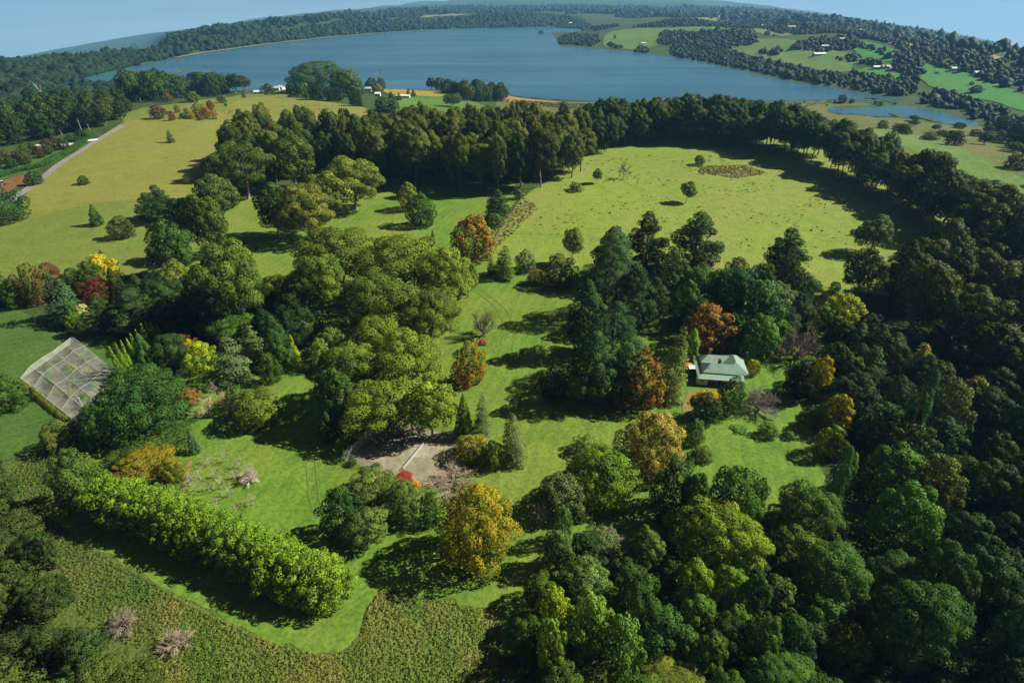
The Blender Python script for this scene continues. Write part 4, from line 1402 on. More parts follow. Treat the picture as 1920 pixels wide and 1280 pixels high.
    (313, 183, 20, 16, 'broad', (.12, .06, .03), OD, 'brown tree at the edge of the left crest wood'),
    (360, 182, 26, 22, 'dome', (.06, .105, .018), OD, 'bright round tree at the edge of the left crest wood'),
    (600, 148, 112, 62, 'dome', (.042, .075, .018), DK2, 'giant round tree crowning the hill by the lake'),
    (650, 160, 70, 52, 'dome', (.05, .082, .022), OD, 'round tree right of the giant one on the hill'),
    (556, 170, 32, 28, 'clipped', DK, DK2, 'dark clipped hedge tree under the giant round tree, leftmost'),
    (572, 170, 24, 28, 'broad', (.08, .12, .03), OL, 'light tree between the clipped hedge trees'),
    (592, 174, 26, 30, 'clipped', DK, DK2, 'dark clipped hedge tree right of the light tree'),
    (625, 178, 30, 26, 'clipped', DK, DK2, 'wide dark clipped hedge tree beside the hill paddock'),
    (667, 187, 24, 28, 'clipped', DK, DK2, 'dark clipped block standing apart on the hill paddock'),
    (725, 198, 52, 30, 'clipped', DK, DK2, 'longest dark clipped hedge block near the pylon'),
    (733, 178, 12, 14, 'cypress', DK2, DK, 'small pointed conifer at the left of the yellow field'),
    (748, 181, 12, 16, 'cypress', DK2, DK, 'pointed conifer in front of the yellow field'),
    (765, 174, 9, 16, 'cypress', DK2, DK, 'left of the joined pair of conifers by the yellow field'),
    (775, 174, 10, 16, 'cypress', DK2, (.1, .04, .02), 'right of the joined pair of conifers by the yellow field'),
    (708, 166, 18, 16, 'broad', (.22, .13, .02), OL, 'orange tree at the left end of the yellow field'),
    (502, 167, 26, 22, 'broad', DK2, OD, 'dark round tree by the white house on the crest'),
    (788, 196, 12, 14, 'dome', OL, OD, 'small round tree on the green slope near the shed'),
    (848, 188, 38, 26, 'gum', DK2, OD, 'dark trees mound behind the central gum grove'),
    (1120, 330, 20, 30, 'tallgum', OD, OL, 'small gum at the right end of the central grove'),
]
for e in T:
    px, py, w, h, kind, c1, c2, lab = e
    if 'clump' in lab and kind == 'gum' or 'overhanging the court' in lab or 'over the court' in lab:
        w *= 1.07; h *= 1.1
    if kind in ('fir', 'cedar'):
        w *= 1.12
    if kind == 'gum':
        c1 = (c1[0] * .88, c1[1], c1[2])
    if kind == 'dome':
        c1 = tuple(v_ * .9 for v_ in c1)
    place(px, py, w, h, kind, c1, lab, c2)

# gums left of the centre, one by one along the near edge
G2 = [(575, 398, 118, 112, (.12, .125, .035), 'sunlit khaki gum at the front of the left gum wood'),
      (512, 392, 76, 110, OD, 'dark gum left of the sunlit khaki gum'),
      (660, 342, 112, 108, (.095, .112, .028), 'rounded olive gum at the right end of the left gum wood'),
      (612, 366, 96, 100, (.11, .115, .032), 'khaki gum behind the sunlit khaki gum'),
      (452, 318, 112, 118, OD, 'tall dark gum at the top of the left gum wood'),
      (545, 300, 96, 110, (.06, .088, .022), 'tall green gum in the back row of the left gum wood'),
      (400, 372, 84, 96, (.07, .095, .024), 'olive gum at the left end of the left gum wood'),
      (640, 270, 80, 90, OD, 'tall dark gum behind the rounded olive gum')]
for px, py, w, h, c, lab in G2:
    place(px, py, w, h, 'gum', c, lab, OD)
for px, py, w, h, lab in ((278, 390, 46, 58, 'dark pine at the left tip of the gum wood'), (300, 378, 50, 62, 'taller dark pine behind the left tip of the gum wood'),
                          (330, 398, 44, 52, 'dark bushy pine under the left gum wood')):
    place(px, py, w, h, 'pine', DK2, lab, DK)

# the clipped row of flame cypresses
for px, py, w, h in ((223, 686, 16, 74), (230, 680, 16, 72), (238, 676, 16, 70), (246, 664, 15, 58), (253, 648, 15, 44), (262, 640, 15, 46), (272, 632, 16, 52), (281, 628, 16, 50), (290, 626, 16, 46), (299, 626, 14, 36)):
    place(px, py, w, h, 'cypress', (.12, .20, .02), 'pale lime pointed cypress in the curved row beside the netted garden', (.09, .16, .02), group='lime cypresses in the curved row')
# the long hedge
hl = [(198, 950), (250, 956), (300, 974), (352, 996), (404, 1016), (456, 1040), (508, 1064), (560, 1088), (612, 1108)]
for k in range(17):
    q = k / 16 * 8
    i0 = min(7, int(q)); f = q - i0
    place(hl[i0][0] * (1 - f) + hl[i0 + 1][0] * f, hl[i0][1] * (1 - f) + hl[i0 + 1][1] * f, 86 + k * 1.2, 90 + k * .6, 'hedge', (.088, .145, .018), 'large-leaved bright green tree in the long hedge across the lower left', (.065, .115, .018), group='trees of the long hedge', var=.05)
# the little orchard
for k, (px, py) in enumerate(((421, 850), (387, 856), (403, 880), (371, 884), (445, 862), (436, 886), (387, 906), (410, 902), (426, 916), (405, 938), (436, 946), (470, 932), (362, 906), (352, 896))):
    place(px, py, 26, 34, 'sapling', (.24, .225, .165), 'small bare fruit tree in the orchard beside the long hedge', None, group='bare fruit trees in the orchard')


# ------------------------------------------------------------------ woods: every tree of the nearer belts stands by itself
def wood(px_base, spacing, Hr, Wr, kinds, cols, label, group, tries=5000, most=999, wpx=40, margin=.55, cat='tree', where=None):
    a = np.array(px_base, float)
    poly = ground_at(a[:, 0], a[:, 1])
    lo = poly.min(0); hi = poly.max(0)
    P = rng.uniform(lo, hi, (tries, 2))
    P = P[inside(poly, P[:, 0], P[:, 1])]
    n = 0
    cellp = []
    for x, y in P:
        if n >= most:
            break
        if sdf(np.array([x]), np.array([y]))[0] < 4:
            continue
        if any((x - q[0]) ** 2 + (y - q[1]) ** 2 < spacing ** 2 for q in cellp):
            continue
        if any((x - q[0]) ** 2 + (y - q[1]) ** 2 < (q[2] * margin + spacing * .3) ** 2 for q in taken):
            continue
        cellp.append((x, y))
        k = kinds[int(rng.integers(len(kinds)))]
        c = tuple(v * .8 for v in cols[int(rng.integers(len(cols)))])
        H = float(rng.uniform(*Hr)); Wd = float(rng.uniform(*Wr))
        dep = math.hypot(x, y) * CP + CAMH * SP
        lab = label
        if where:
            ux = 960 + FPX * x / dep
            lab = label + ', ' + next(t for lim, t in where if ux < lim)
        put_tree(float(x), float(y), Wd, H, k, c, tuple(v * .75 for v in c), lab, group, min(wpx, Wd / dep * FPX * .9), cat=cat, var=.16)
        n += 1
    return n


cnt = {}
cnt['grove'] = wood([(430, 330), (500, 350), (600, 330), (720, 350), (760, 352), (840, 362), (930, 366), (985, 360), (1045, 352), (1090, 325), (1105, 305), (1040, 285), (900, 280), (740, 285), (600, 290), (470, 290)],
     10.5, (27, 37), (13, 20), ['tallgum', 'tallgum', 'gum'], [OD, (.062, .085, .02), (.08, .098, .024), (.045, .07, .018), (.095, .1, .028)],
     'tall gum in the dense central grove', 'tall gums of the central grove',
     where=[(560, 'at its left end behind the khaki gums'), (720, 'left of the orange-topped tree'), (860, 'behind the orange-topped tree'), (980, 'behind the upper lawn pine'), (5000, 'at its right end by the paddock')])
cnt['belt'] = wood([(1110, 292), (1180, 274), (1300, 268), (1420, 284), (1530, 312), (1650, 376), (1740, 432), (1800, 484), (1870, 545), (1990, 610), (1990, 500), (1860, 446), (1740, 382), (1600, 316), (1450, 262), (1300, 240), (1120, 252)],
     8.2, (21, 31), (14, 21), ['tallgum', 'gum', 'gum'], [OD, (.042, .066, .018), (.055, .078, .02), (.034, .056, .018)],
     'tall gum in the belt behind the right paddock', 'tall gums behind the right paddock', most=200, margin=.38,
     where=[(1240, 'near the bent tree'), (1380, 'behind the crest bush'), (1520, 'behind the bracken patch'), (1660, 'where it bends nearer'), (5000, 'at its right end')])
cnt['right_gums'] = wood([(1700, 560), (1750, 500), (1830, 500), (1990, 560), (2000, 760), (1900, 740), (1800, 690), (1740, 650), (1690, 610)], 11, (18, 25), (13, 19), ['gum', 'gum', 'dome'],
     [(.045, .066, .016), (.036, .058, .016), (.055, .072, .016)], 'dark olive gum in the wood on the right', 'dark olive gums of the right wood', wpx=110, where=[(1800, 'nearest the paddock corner'), (5000, 'by the right picture edge')])
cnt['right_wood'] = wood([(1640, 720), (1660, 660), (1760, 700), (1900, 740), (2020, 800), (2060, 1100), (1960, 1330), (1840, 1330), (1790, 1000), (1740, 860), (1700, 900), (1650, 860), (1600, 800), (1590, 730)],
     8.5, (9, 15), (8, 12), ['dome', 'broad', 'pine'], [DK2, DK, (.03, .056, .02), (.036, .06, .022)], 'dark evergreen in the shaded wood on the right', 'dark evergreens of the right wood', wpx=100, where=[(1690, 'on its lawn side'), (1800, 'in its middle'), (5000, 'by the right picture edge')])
cnt['house_right'] = wood([(1560, 700), (1565, 640), (1620, 640), (1660, 720), (1600, 810), (1540, 780), (1495, 770), (1480, 735)], 7.5, (7, 12), (7, 10), ['dome', 'broad', 'pine'], [DK2, DK, (.03, .056, .02)], 'dark evergreen in the shade right of the house', 'evergreens right of the house', wpx=80)
cnt['bottom_wood'] = wood([(1020, 1060), (1100, 1020), (1250, 1060), (1440, 1070), (1600, 1030), (1640, 1100), (1760, 1330), (1000, 1360), (980, 1250), (1010, 1120)], 7.5, (5, 8), (6, 9), ['dome', 'broad'],
     [DK2, MG, (.04, .075, .02)], 'dark green filler tree between the domes of the bottom wood', 'dark filler trees of the bottom wood', wpx=90, where=[(1200, 'at its left end'), (1450, 'near the lumpy dome'), (5000, 'at its right end')])
cnt['bl_wood'] = wood([(-60, 930), (10, 900), (45, 960), (70, 1010), (90, 1060), (115, 1130), (150, 1180), (225, 1230), (270, 1290), (270, 1380), (-60, 1380)], 5.2, (6, 10), (5.5, 9), ['dome', 'gum', 'broad'],
     [(.042, .066, .02), (.05, .078, .022), (.035, .058, .02)], 'dark bushy tree in the wood at the bottom left corner', 'bushy trees of the bottom left wood', wpx=104, where=[(60, 'at the picture edge'), (130, 'in its middle'), (5000, 'next to the rough grass')])
cnt['house_back'] = wood([(1290, 540), (1480, 540), (1510, 600), (1470, 660), (1420, 650), (1290, 640)], 8, (9, 14), (8, 11), ['broad', 'dome'], [DK2, (.034, .062, .022), MG], 'dark evergreen crowded behind the house', 'evergreens behind the house', wpx=60)
cnt['left_back'] = wood([(240, 560), (330, 540), (500, 560), (560, 600), (560, 660), (480, 640), (360, 640), (250, 620)], 9, (9, 14), (8, 12), ['pine', 'broad'], [DK, DK2], 'black-green tree crowded behind the netted garden', 'dark trees behind the netted garden', wpx=60)
cnt['roadside'] = wood([(-60, 300), (10, 280), (60, 268), (120, 254), (180, 246), (215, 232), (245, 222), (235, 205), (150, 205), (60, 220), (-60, 240)], 11, (15, 22), (11, 17), ['gum', 'dome', 'gum'],
     [(.034, .060, .02), (.042, .066, .022), (.028, .05, .02)], 'dark gum in the wood above the country road', 'dark gums above the country road', wpx=60, most=75, where=[(60, 'at the left picture edge'), (150, 'above the poly tunnels'), (5000, 'near the road bend')])
cnt['roadgarden'] = wood([(-20, 322), (40, 312), (100, 290), (160, 262), (130, 268), (60, 290), (-20, 306)], 9, (5, 9), (6, 10), ['broad'], [(.05, .045, .025), DK2, (.06, .06, .025), OD], 'brownish garden tree beside the country road', 'garden trees beside the country road', wpx=30)
cnt['crest'] = wood([(240, 196), (290, 192), (350, 184), (420, 180), (480, 172), (530, 168), (520, 158), (440, 164), (380, 160), (240, 172)], 12, (22, 32), (18, 26), ['dome', 'gum'], [DK2, (.034, .058, .02), (.045, .072, .02)],
     'dark tree in the wood along the left crest', 'trees along the left crest', wpx=33, most=60, where=[(360, 'near the purple tree'), (5000, 'near the slim crimson tree')])
cnt['lakeside'] = wood([(600, 172), (700, 170), (780, 166), (850, 170), (940, 176), (945, 190), (880, 190), (820, 172), (740, 162), (640, 178)], 14, (14, 20), (14, 20), ['gum', 'dome'], [(.05, .07, .03), (.04, .062, .026), DK2],
     'grey-green tree in the strip of wood by the lake', 'trees in the strip by the lake', wpx=33, most=70)
cnt['marsh_trees'] = wood([(960, 215), (1100, 215), (1250, 225), (1250, 250), (1100, 265), (960, 250)], 26, (9, 15), (9, 15), ['gum'], [(.06, .08, .03), OD], 'grey-green tree scattered on the marsh meadow', 'trees scattered on the marsh meadow', wpx=33, most=16)
cnt['right_meadow'] = wood([(1620, 240), (1760, 270), (1900, 330), (1960, 360), (1960, 290), (1850, 245), (1700, 225)], 34, (6, 12), (9, 15), ['gum', 'shrub'], [(.035, .055, .022), OD], 'dark bush scattered on the meadow beyond the belt', 'bushes on the meadow beyond the belt', wpx=33, most=22)
cnt['right_edge'] = wood([(1840, 270), (1870, 240), (2000, 250), (2000, 320), (1900, 300)], 15, (14, 20), (14, 20), ['gum'], [(.026, .046, .02), DK2], 'dark tree in the wood at the end of the pond', 'trees at the end of the pond', wpx=33, most=25)
print('WOODS', cnt, len(taken))


# ------------------------------------------------------------------ far woods: masses nobody could count
def far_trees(name, polys, dens_m, Hr, c, label=None, seed=1, keep=None, even=0):
    r = np.random.default_rng(seed)
    XY = []
    for px in polys:
        a = np.array(px, float)
        if even:
            # slopes that fall away from the eye: spread by what shows of them
            Q = r.uniform(a.min(0), a.max(0), (even * 2, 2))
            Q = Q[inside(a, Q[:, 0], Q[:, 1])][:even]
            P = ground_at(Q[:, 0], Q[:, 1])
            XY.append(P[sdf(P[:, 0], P[:, 1]) > 3])
            continue
        poly = ground_at(a[:, 0], a[:, 1])
        lo = poly.min(0); hi = poly.max(0)
        n = int(min(60000, (hi - lo).prod() / dens_m ** 2))
        P = r.uniform(lo, hi, (n, 2))
        P = P[inside(poly, P[:, 0], P[:, 1])]
        P = P[sdf(P[:, 0], P[:, 1]) > 3]
        XY.append(P)
    XY = np.concatenate(XY)
    n = len(XY)
    # a lumpy eight-sided crown of three rings
    k = 6
    an = np.arange(k) * 6.28318 / k
    rings = [(.34, .02), (.52, .38), (.40, .74)]
    base = [(rr * math.cos(a + i * .4), rr * math.sin(a + i * .4), z) for i, (rr, z) in enumerate(rings) for a in an] + [(0, 0, 1.0)]
    base = np.array(base)
    faces = []
    for i in range(2):
        for j in range(k):
            q = (j + 1) % k
            faces += [(i * k + j, i * k + q, (i + 1) * k + q), (i * k + j, (i + 1) * k + q, (i + 1) * k + j)]
    faces += [(2 * k + j, 2 * k + (j + 1) % k, 3 * k) for j in range(k)]
    faces = np.array(faces)
    H = r.uniform(*Hr, n) * np.where(r.random(n) < .18, 1.25, r.uniform(.55, 1, n)); Wd = H * r.uniform(.75, 1.6, n)
    V = base[None] * (1 + r.normal(0, .17, (n, len(base), 3)))
    V = V * np.stack([Wd, Wd, H], -1)[:, None]
    V[:, :, 0] += XY[:, None, 0]; V[:, :, 1] += XY[:, None, 1]; V[:, :, 2] += hgt(XY[:, 0], XY[:, 1])[:, None] - .3
    Fq = (faces[None] + (np.arange(n) * len(base))[:, None, None]).reshape(-1, 3)
    tint = np.repeat(r.uniform(.1, .9, n), len(faces)); mf = np.repeat(r.random(n), len(faces))
    o = obj(name, mesh_np(name, V.reshape(-1, 3), Fq, [M['leaf']], True, {'tint': tint, 'mixf': mf}))
    o.color = (c[0] * .5, c[1] * .66, c[2] * .6, 1); o['color2'] = [c[0] * .34, c[1] * .44, c[2] * .45, 1.0]
    o['kind'] = 'stuff'
    return n


nf = 0
FD = (.030, .052, .024)
nf += far_trees('far_forest', [
    [(40, 150), (90, 160), (170, 143), (250, 126), (340, 106), (420, 93), (500, 83), (600, 71), (700, 63), (800, 57), (900, 54), (1030, 52), (1080, 47), (1100, 40), (1000, 30), (880, 34), (760, 40), (600, 50), (480, 62), (380, 78), (300, 92), (240, 104), (150, 125)],
], 14, (11, 18), FD, seed=4)
nf += far_trees('far_forest', [
    [(240, 100), (300, 88), (400, 72), (500, 58), (640, 44), (800, 32), (960, 24), (1100, 26), (1250, 34), (1350, 36), (1450, 40), (1400, 28), (1250, 16), (1000, 14), (800, 18), (640, 30), (480, 48), (330, 68), (252, 84)],
], 34, (16, 26), FD, seed=6)
nf += far_trees('far_forest', [
    [(-40, 215), (-60, 170), (60, 152), (90, 162), (140, 156), (222, 166), (260, 168), (240, 190), (180, 200), (100, 192), (40, 205)],
], 8.5, (7, 12), (.030, .052, .022), seed=5)
nf += far_trees('far_forest', [
    [(1280, 8), (1440, 22), (1600, 44), (1760, 68), (1920, 100), (1990, 118), (1990, 150), (1900, 118), (1760, 84), (1640, 60), (1500, 44), (1400, 40), (1280, 18)],
], 30, (14, 24), FD, seed=12)
nf += far_trees('far_forest', [
    [(-80, 172), (-80, 128), (60, 121), (150, 111), (240, 101), (250, 126), (170, 143), (90, 160)],
], 9.5, (9, 15), FD, seed=15, even=4500)
nf += far_trees('shore_wood', [
    [(1252, 104), (1262, 88), (1300, 78), (1420, 70), (1420, 84), (1370, 90), (1350, 98), (1400, 108), (1440, 115), (1500, 128), (1540, 140), (1620, 140), (1700, 152), (1720, 176), (1690, 182), (1640, 176), (1560, 162), (1480, 150), (1410, 134), (1330, 118)],
    [(1045, 84), (1050, 70), (1080, 66), (1120, 68), (1126, 80), (1110, 88)],
    [(1030, 52), (1040, 46), (1100, 44), (1160, 50), (1120, 58), (1060, 58)],
    [(1230, 84), (1240, 66), (1290, 62), (1330, 58), (1410, 60), (1400, 72), (1320, 76), (1290, 74), (1280, 84)],
    [(1150, 92), (1140, 84), (1165, 86), (1170, 92)], [(1190, 98), (1196, 90), (1215, 92), (1215, 100)],
], 8.5, (5, 10), FD, seed=7)
nf += far_trees('hill_wood', [
    [(1180, 52), (1230, 44), (1400, 40), (1500, 44), (1640, 60), (1760, 84), (1900, 118), (1990, 150), (1990, 210), (1900, 168), (1800, 136), (1730, 120), (1700, 100), (1640, 76), (1560, 62), (1480, 66), (1380, 54), (1280, 50)],
    [(1480, 92), (1520, 74), (1600, 70), (1620, 88), (1580, 96), (1540, 100)],
    [(1560, 112), (1600, 102), (1660, 120), (1700, 128), (1725, 120), (1720, 160), (1690, 140), (1640, 126)],
    [(1660, 110), (1700, 96), (1730, 112), (1724, 150), (1690, 140)],
    [(1720, 178), (1760, 170), (1860, 200), (1960, 250), (1990, 300), (1880, 250), (1800, 210), (1730, 196)],
    [(1420, 100), (1440, 92), (1470, 98), (1450, 106)], [(1580, 82), (1620, 84), (1690, 108), (1680, 112)],
], 10, (5, 10.5), (.024, .044, .020), seed=8)
# single trees on the far fields, islands and banks
far_one = [(1462, 82, 24, 18), (1455, 104, 12, 16), (1490, 104, 22, 13), (1445, 98, 5, 5), (1650, 96, 8, 8), (1636, 88, 14, 8), (1752, 150, 8, 5), (1780, 144, 5, 4), (1816, 152, 7, 4), (1832, 168, 24, 16), (1820, 162, 8, 8),
           (1580, 186, 16, 17), (1597, 190, 9, 9), (1678, 194, 5, 5), (1642, 193, 7, 7), (1652, 194, 8, 8), (1014, 61, 12, 8), (1152, 78, 6, 8), (1250, 60, 20, 9), (1440, 56, 12, 10), (1330, 60, 30, 12), (253, 143, 26, 16), (322, 128, 12, 5), (340, 127, 10, 4)]
for px, py, w, h in far_one:
    place(px, py, w, h, 'dome' if w > 10 else 'shrub', FD, 'small dark tree on the far shore fields or banks', None, group='far trees on the shore fields and banks', name='distant_tree', cat='tree')
print('FAR', nf)

# ------------------------------------------------------------------ the green roofed house
def homestead():
    x, y, z = g1(1306, 722)
    root = thing('house', 'pale weatherboard house with green tin roof and front verandah in the trees', 'house', (x, y, z), R_(-8))
    Wd, Dp, E, ve = 9.6, 9.2, 3.3, 2.5          # main block, eave height, verandah eave
    X0, Y0 = 1.9, 2.3                            # verandah depth on the left and in front
    MB().box(X0, X0 + Wd + 2.2, Y0, Y0 + Dp, 0, E - .02).build('wall', M['cream'], root)
    # main M-shaped roof: front hip, rear hip, cross ridge on the right
    ov = .35
    a, b = X0 - ov, X0 + Wd + .2
    f0, f1, f2 = Y0 - ov, Y0 + Dp * .52, Y0 + Dp + ov
    rh = 1.75
    fr = (f0 + f1) / 2; rr = (f1 + f2) / 2
    rf = MB()
    F1 = (a, f0, E); F2 = (b, f0, E); Mv1 = (a, f1, E + .12); Mv2 = (b, f1, E + .12)
    p1 = (a + 2.3, fr, E + rh); p2 = (b - 1.2, fr, E + rh)
    rf.slab([F1, F2, p2, p1], .12); rf.slab([F1, p1, Mv1], .12); rf.slab([Mv1, p1, p2, Mv2], .12)
    q1 = (a + 2.3, rr, E + rh * .9); q2 = (b - 1.2, rr, E + rh * .9)
    B1 = (a, f2, E); B2 = (b, f2, E)
    rf.slab([Mv1, Mv2, q2, q1], .12); rf.slab([q1, B1, Mv1], .12); rf.slab([q1, q2, B2, B1], .12)
    rf.build('roof', M['roof'], root)
    # cross hip at the right end, higher
    cr = MB(); c0, c1 = b - 4.2, b + 2.6; cm_ = (c0 + c1) / 2; rz = E + 2.15
    g = [(c0, f0 + .5, E + .1), (c1, f0 + .5, E + .1), (c1, f2 - .1, E + .1), (c0, f2 - .1, E + .1)]
    t0 = (cm_, f0 + 3.4, rz); t1 = (cm_, f2 - 2.4, rz)
    cr.slab([g[0], g[1], t0], .12); cr.slab([g[1], g[2], t1, t0], .12); cr.slab([g[2], g[3], t1], .12); cr.slab([g[3], g[0], t0, t1], .12)
    cr.build('cross_roof', M['roof'], root)
    v = MB()
    v.slab([(0, 0, ve), (b + 1.2, 0, ve), (b + 1.2, Y0 - .05, E - .28), (X0 - .05, Y0 - .05, E - .28)], .08)
    v.slab([(0, 0, ve), (X0 - .05, Y0 - .05, E - .28), (X0 - .05, f2, E - .28), (0, f2, ve)], .08)
    v.build('verandah_roof', M['roof'], root)
    MB().box(-.12, b + 1.2, -.12, -.0, ve - .16, ve - .02).build('gutter', M['white'], root)
    for k in range(5):
        MB().box(.15 + k * 2.55, .27 + k * 2.55, .1, .22, 0, ve - .1).build('verandah_post', M['white'], root)
    MB().box(0, 3.0, .25, Y0, 0, ve - .12).build('verandah_room', M['cream'], root)
    MB().box(0, b + 1, .0, Y0, 0, .16).build('verandah_floor', M['timber'], root)
    for wx in (4.3, 8.9):
        wn = MB().box(wx - .65, wx + .65, Y0 - .05, Y0 + .02, .95, 2.3).build('window', M['white'], root)
        MB().box(wx - .55, wx - .04, Y0 - .07, Y0 - .045, 1.03, 2.22).box(wx + .04, wx + .55, Y0 - .07, Y0 - .045, 1.03, 2.22).build('pane', M['glass'], wn)
    wn = MB().box(.9, 1.7, .21, .27, 1.1, 1.9).build('window', M['white'], root)
    MB().box(.98, 1.62, .19, .215, 1.18, 1.82).build('pane', M['glass'], wn)
    d = MB().box(6.2, 7.1, Y0 - .05, Y0 + .02, .16, 2.25).build('door', M['timber'], root)
    MB().box(6.3, 6.36, Y0 - .09, Y0 - .045, 1.1, 1.22).build('handle', M['steel'], d)
    for cx, cy, h in ((6.4, fr + .9, E + 2.7), (4.6, rr + 1.6, E + 2.6)):
        c = MB().box(cx - .4, cx + .4, cy - .35, cy + .35, E - .2, h).box(cx - .48, cx + .48, cy - .43, cy + .43, h - .2, h - .05).build('chimney', M['brick'], root)
        MB().bar((cx - .15, cy, h), (cx - .15, cy, h + .35), .12).bar((cx + .2, cy, h), (cx + .2, cy, h + .3), .12).build('chimney_pot', M['tin_red'], c)
    MB().bar((3.4, fr - 1.2, E + .7), (3.4, fr - 1.2, E + 1.7), .09).build('flue', M['steel'], root)
    MB().box(X0 - .5, X0 - .3, Y0 - .3, f2, E - .16, E - .04).build('gutter', M['brick'], root)
    s = MB(); s.slab([(-1.9, 4.4, 2.5), (-.1, 4.4, 2.7), (-.1, 6.6, 2.7), (-1.9, 6.6, 2.5)], .07)
    s.build('porch_roof', M['white'], root)
    for q in ((-1.8, 4.5), (-1.8, 6.5)):
        MB().bar((*q, 0), (*q, 2.45), .05).build('porch_post', M['white'], root)
    p = thing('shade_umbrella', 'small orange garden umbrella beside the left verandah', 'umbrella', tuple(root_pt(root, (-1.6, 7.6, 0))), 0)
    MB().bar((0, 0, 0), (0, 0, 2.3), .03).build('pole', M['white'], p)
    um = MB()
    for k in range(8):
        a0 = k * .7854; a1 = a0 + .7854
        um.poly([(0, 0, 2.4), (1.2 * math.cos(a0), 1.2 * math.sin(a0), 1.95), (1.2 * math.cos(a1), 1.2 * math.sin(a1), 1.95)])
    um.build('canopy', M['orange'], p)


def root_pt(root, p):
    m = Matrix.Translation(root.location) @ root.rotation_euler.to_matrix().to_4x4()
    return m @ Vector(p)


M['orange'] = plain_mat('orange_canvas', (.5, .16, .03), .8, .2, .15)
homestead()

# ------------------------------------------------------------------ the old tennis court
A = np.array(g1(646, 864)[:2]); B = np.array(g1(812, 916)[:2]); C2 = np.array(g1(898, 832)[:2])
ex = (B - A) / np.linalg.norm(B - A)
D2 = A + (C2 - B)
structure(drape_xy('tennis_court', [A, B, C2, D2], M['clay'], .12))


def post_line(name, label, cat, P, Q, gap, h, r, mat, panel=None, rails=(), group=None):
    P = np.array(P, float); Q = np.array(Q, float)
    Ln = np.linalg.norm(Q - P); n = max(1, int(round(Ln / gap)))
    z0 = float(hgt(P[0], P[1]))
    root = thing(name, label, cat, (P[0], P[1], z0), math.atan2(*(Q - P)[::-1]), group)
    zs = [float(hgt(*(P + (Q - P) * k / n))) - z0 for k in range(n + 1)]
    me = None
    for k in range(n + 1):
        if me is None:
            o = MB().bar((0, 0, -.1), (0, 0, h), r).build('post', mat, root)
            me = o.data
        else:
            o = obj('post', me, root)
        o.location = (Ln * k / n, 0, zs[k])
    for rz in rails:
        m = MB()
        for k in range(n):
            m.bar((Ln * k / n, 0, zs[k] + rz), (Ln * (k + 1) / n, 0, zs[k + 1] + rz), r * .35, n=4)
        m.build('rail', mat, root)
    if panel:
        for k in range(n):
            MB().poly([(Ln * k / n, .02, zs[k] + .05), (Ln * (k + 1) / n, .02, zs[k + 1] + .05), (Ln * (k + 1) / n, .02, zs[k + 1] + h), (Ln * k / n, .02, zs[k] + h)]).build('mesh_panel', panel, root)
    return root


post_line('court_fence', 'wire mesh fence along the left front of the old court', 'fence', A + ex * .2, A + ex * 11, 3.0, 2.8, .05, M['steel'], M['mesh_fence'], (2.8,))
post_line('court_fence', 'wire mesh fence on the shaded left end of the old court', 'fence', D2, A, 3.2, 2.8, .05, M['steel'], M['mesh_fence'], (2.8,))
post_line('court_fence', 'wire mesh fence along the back of the old court to the silver firs', 'fence', D2 + (C2 - D2) * .02, C2, 3.2, 2.8, .05, M['steel'], M['mesh_fence'], (2.8,))
n0 = np.array(g1(757, 882)[:2]); n1 = np.array(g1(795, 836)[:2])
nr_ = thing('tennis_net', 'slack tennis net with pale top band across the old court', 'net', (*n0, float(hgt(*n0)) + .1), math.atan2(*(n1 - n0)[::-1]))
Ln = float(np.linalg.norm(n1 - n0))
for xx in (0, Ln):
    MB().bar((xx, 0, 0), (xx, 0, 1.1), .05).build('post', M['timber'], nr_)
MB().poly([(0, 0, .1), (Ln, 0, .1), (Ln, 0, 1.0), (Ln / 2, 0, .9), (0, 0, 1.0)]).build('net', M['mesh_fence'], nr_)
MB().box(0, Ln / 2, -.05, .05, .92, 1.0).box(Ln / 2 + .002, Ln, -.05, .05, .92, 1.0).build('top_band', M['band'], nr_)

# ------------------------------------------------------------------ netted kitchen garden
cg = [np.array(g1(*p)[:2]) for p in ((40, 712), (146, 796), (238, 720), (140, 640))]
structure(drape_xy('garden_bed', cg, M['bed'] if 'bed' in M else M['rough'], .14))
ng = thing('netted_garden', 'kitchen garden roofed with white bird netting on posts', 'garden', (*cg[0], float(hgt(*cg[0]))), 0)
HN = 2.3
NU, NV = 4, 5
loc = lambda u, v: (cg[0] * (1 - u) * (1 - v) + cg[1] * u * (1 - v) + cg[2] * u * v + cg[3] * (1 - u) * v) - cg[0]
pt = lambda u, v, z: (*map(float, loc(u, v)), z)
pme = None
hp = {}
for i in range(NU + 1):
    for j in range(NV + 1):
        edge = i in (0, NU) or j in (0, NV)
        hp[i, j] = (.8 if j == 0 else HN - .5 if edge else HN + .3 * ((i + j) % 2)) + float(rng.normal(0, .12))
        if edge or (i + j) % 2 == 0:
            o = MB().bar((0, 0, 0), (0, 0, hp[i, j]), .05).build('post', M['timber'], ng)
            o.location = pt(i / NU, j / NV, 0)
for i in range(NU):
    for j in range(NV):
        m = MB()
        K = 5
        g = {}
        for a_ in range(K + 1):
            for b_ in range(K + 1):
                u = a_ / K; v = b_ / K
                h = hp[i, j] * (1 - u) * (1 - v) + hp[i + 1, j] * u * (1 - v) + hp[i + 1, j + 1] * u * v + hp[i, j + 1] * (1 - u) * v
                sag = .38 * (1 - (2 * u - 1) ** 2) * (1 - (2 * v - 1) ** 2)
                g[a_, b_] = len(m.v)
                m.v.append(pt((i + u) / NU, (j + v) / NV, h - sag))
        for a_ in range(K):
            for b_ in range(K):
                m.f.append((g[a_, b_], g[a_ + 1, b_], g[a_ + 1, b_ + 1], g[a_, b_ + 1]))
        m.build('net_panel', M['net_wall'] if j == 0 else M['net'], ng, smooth=True)
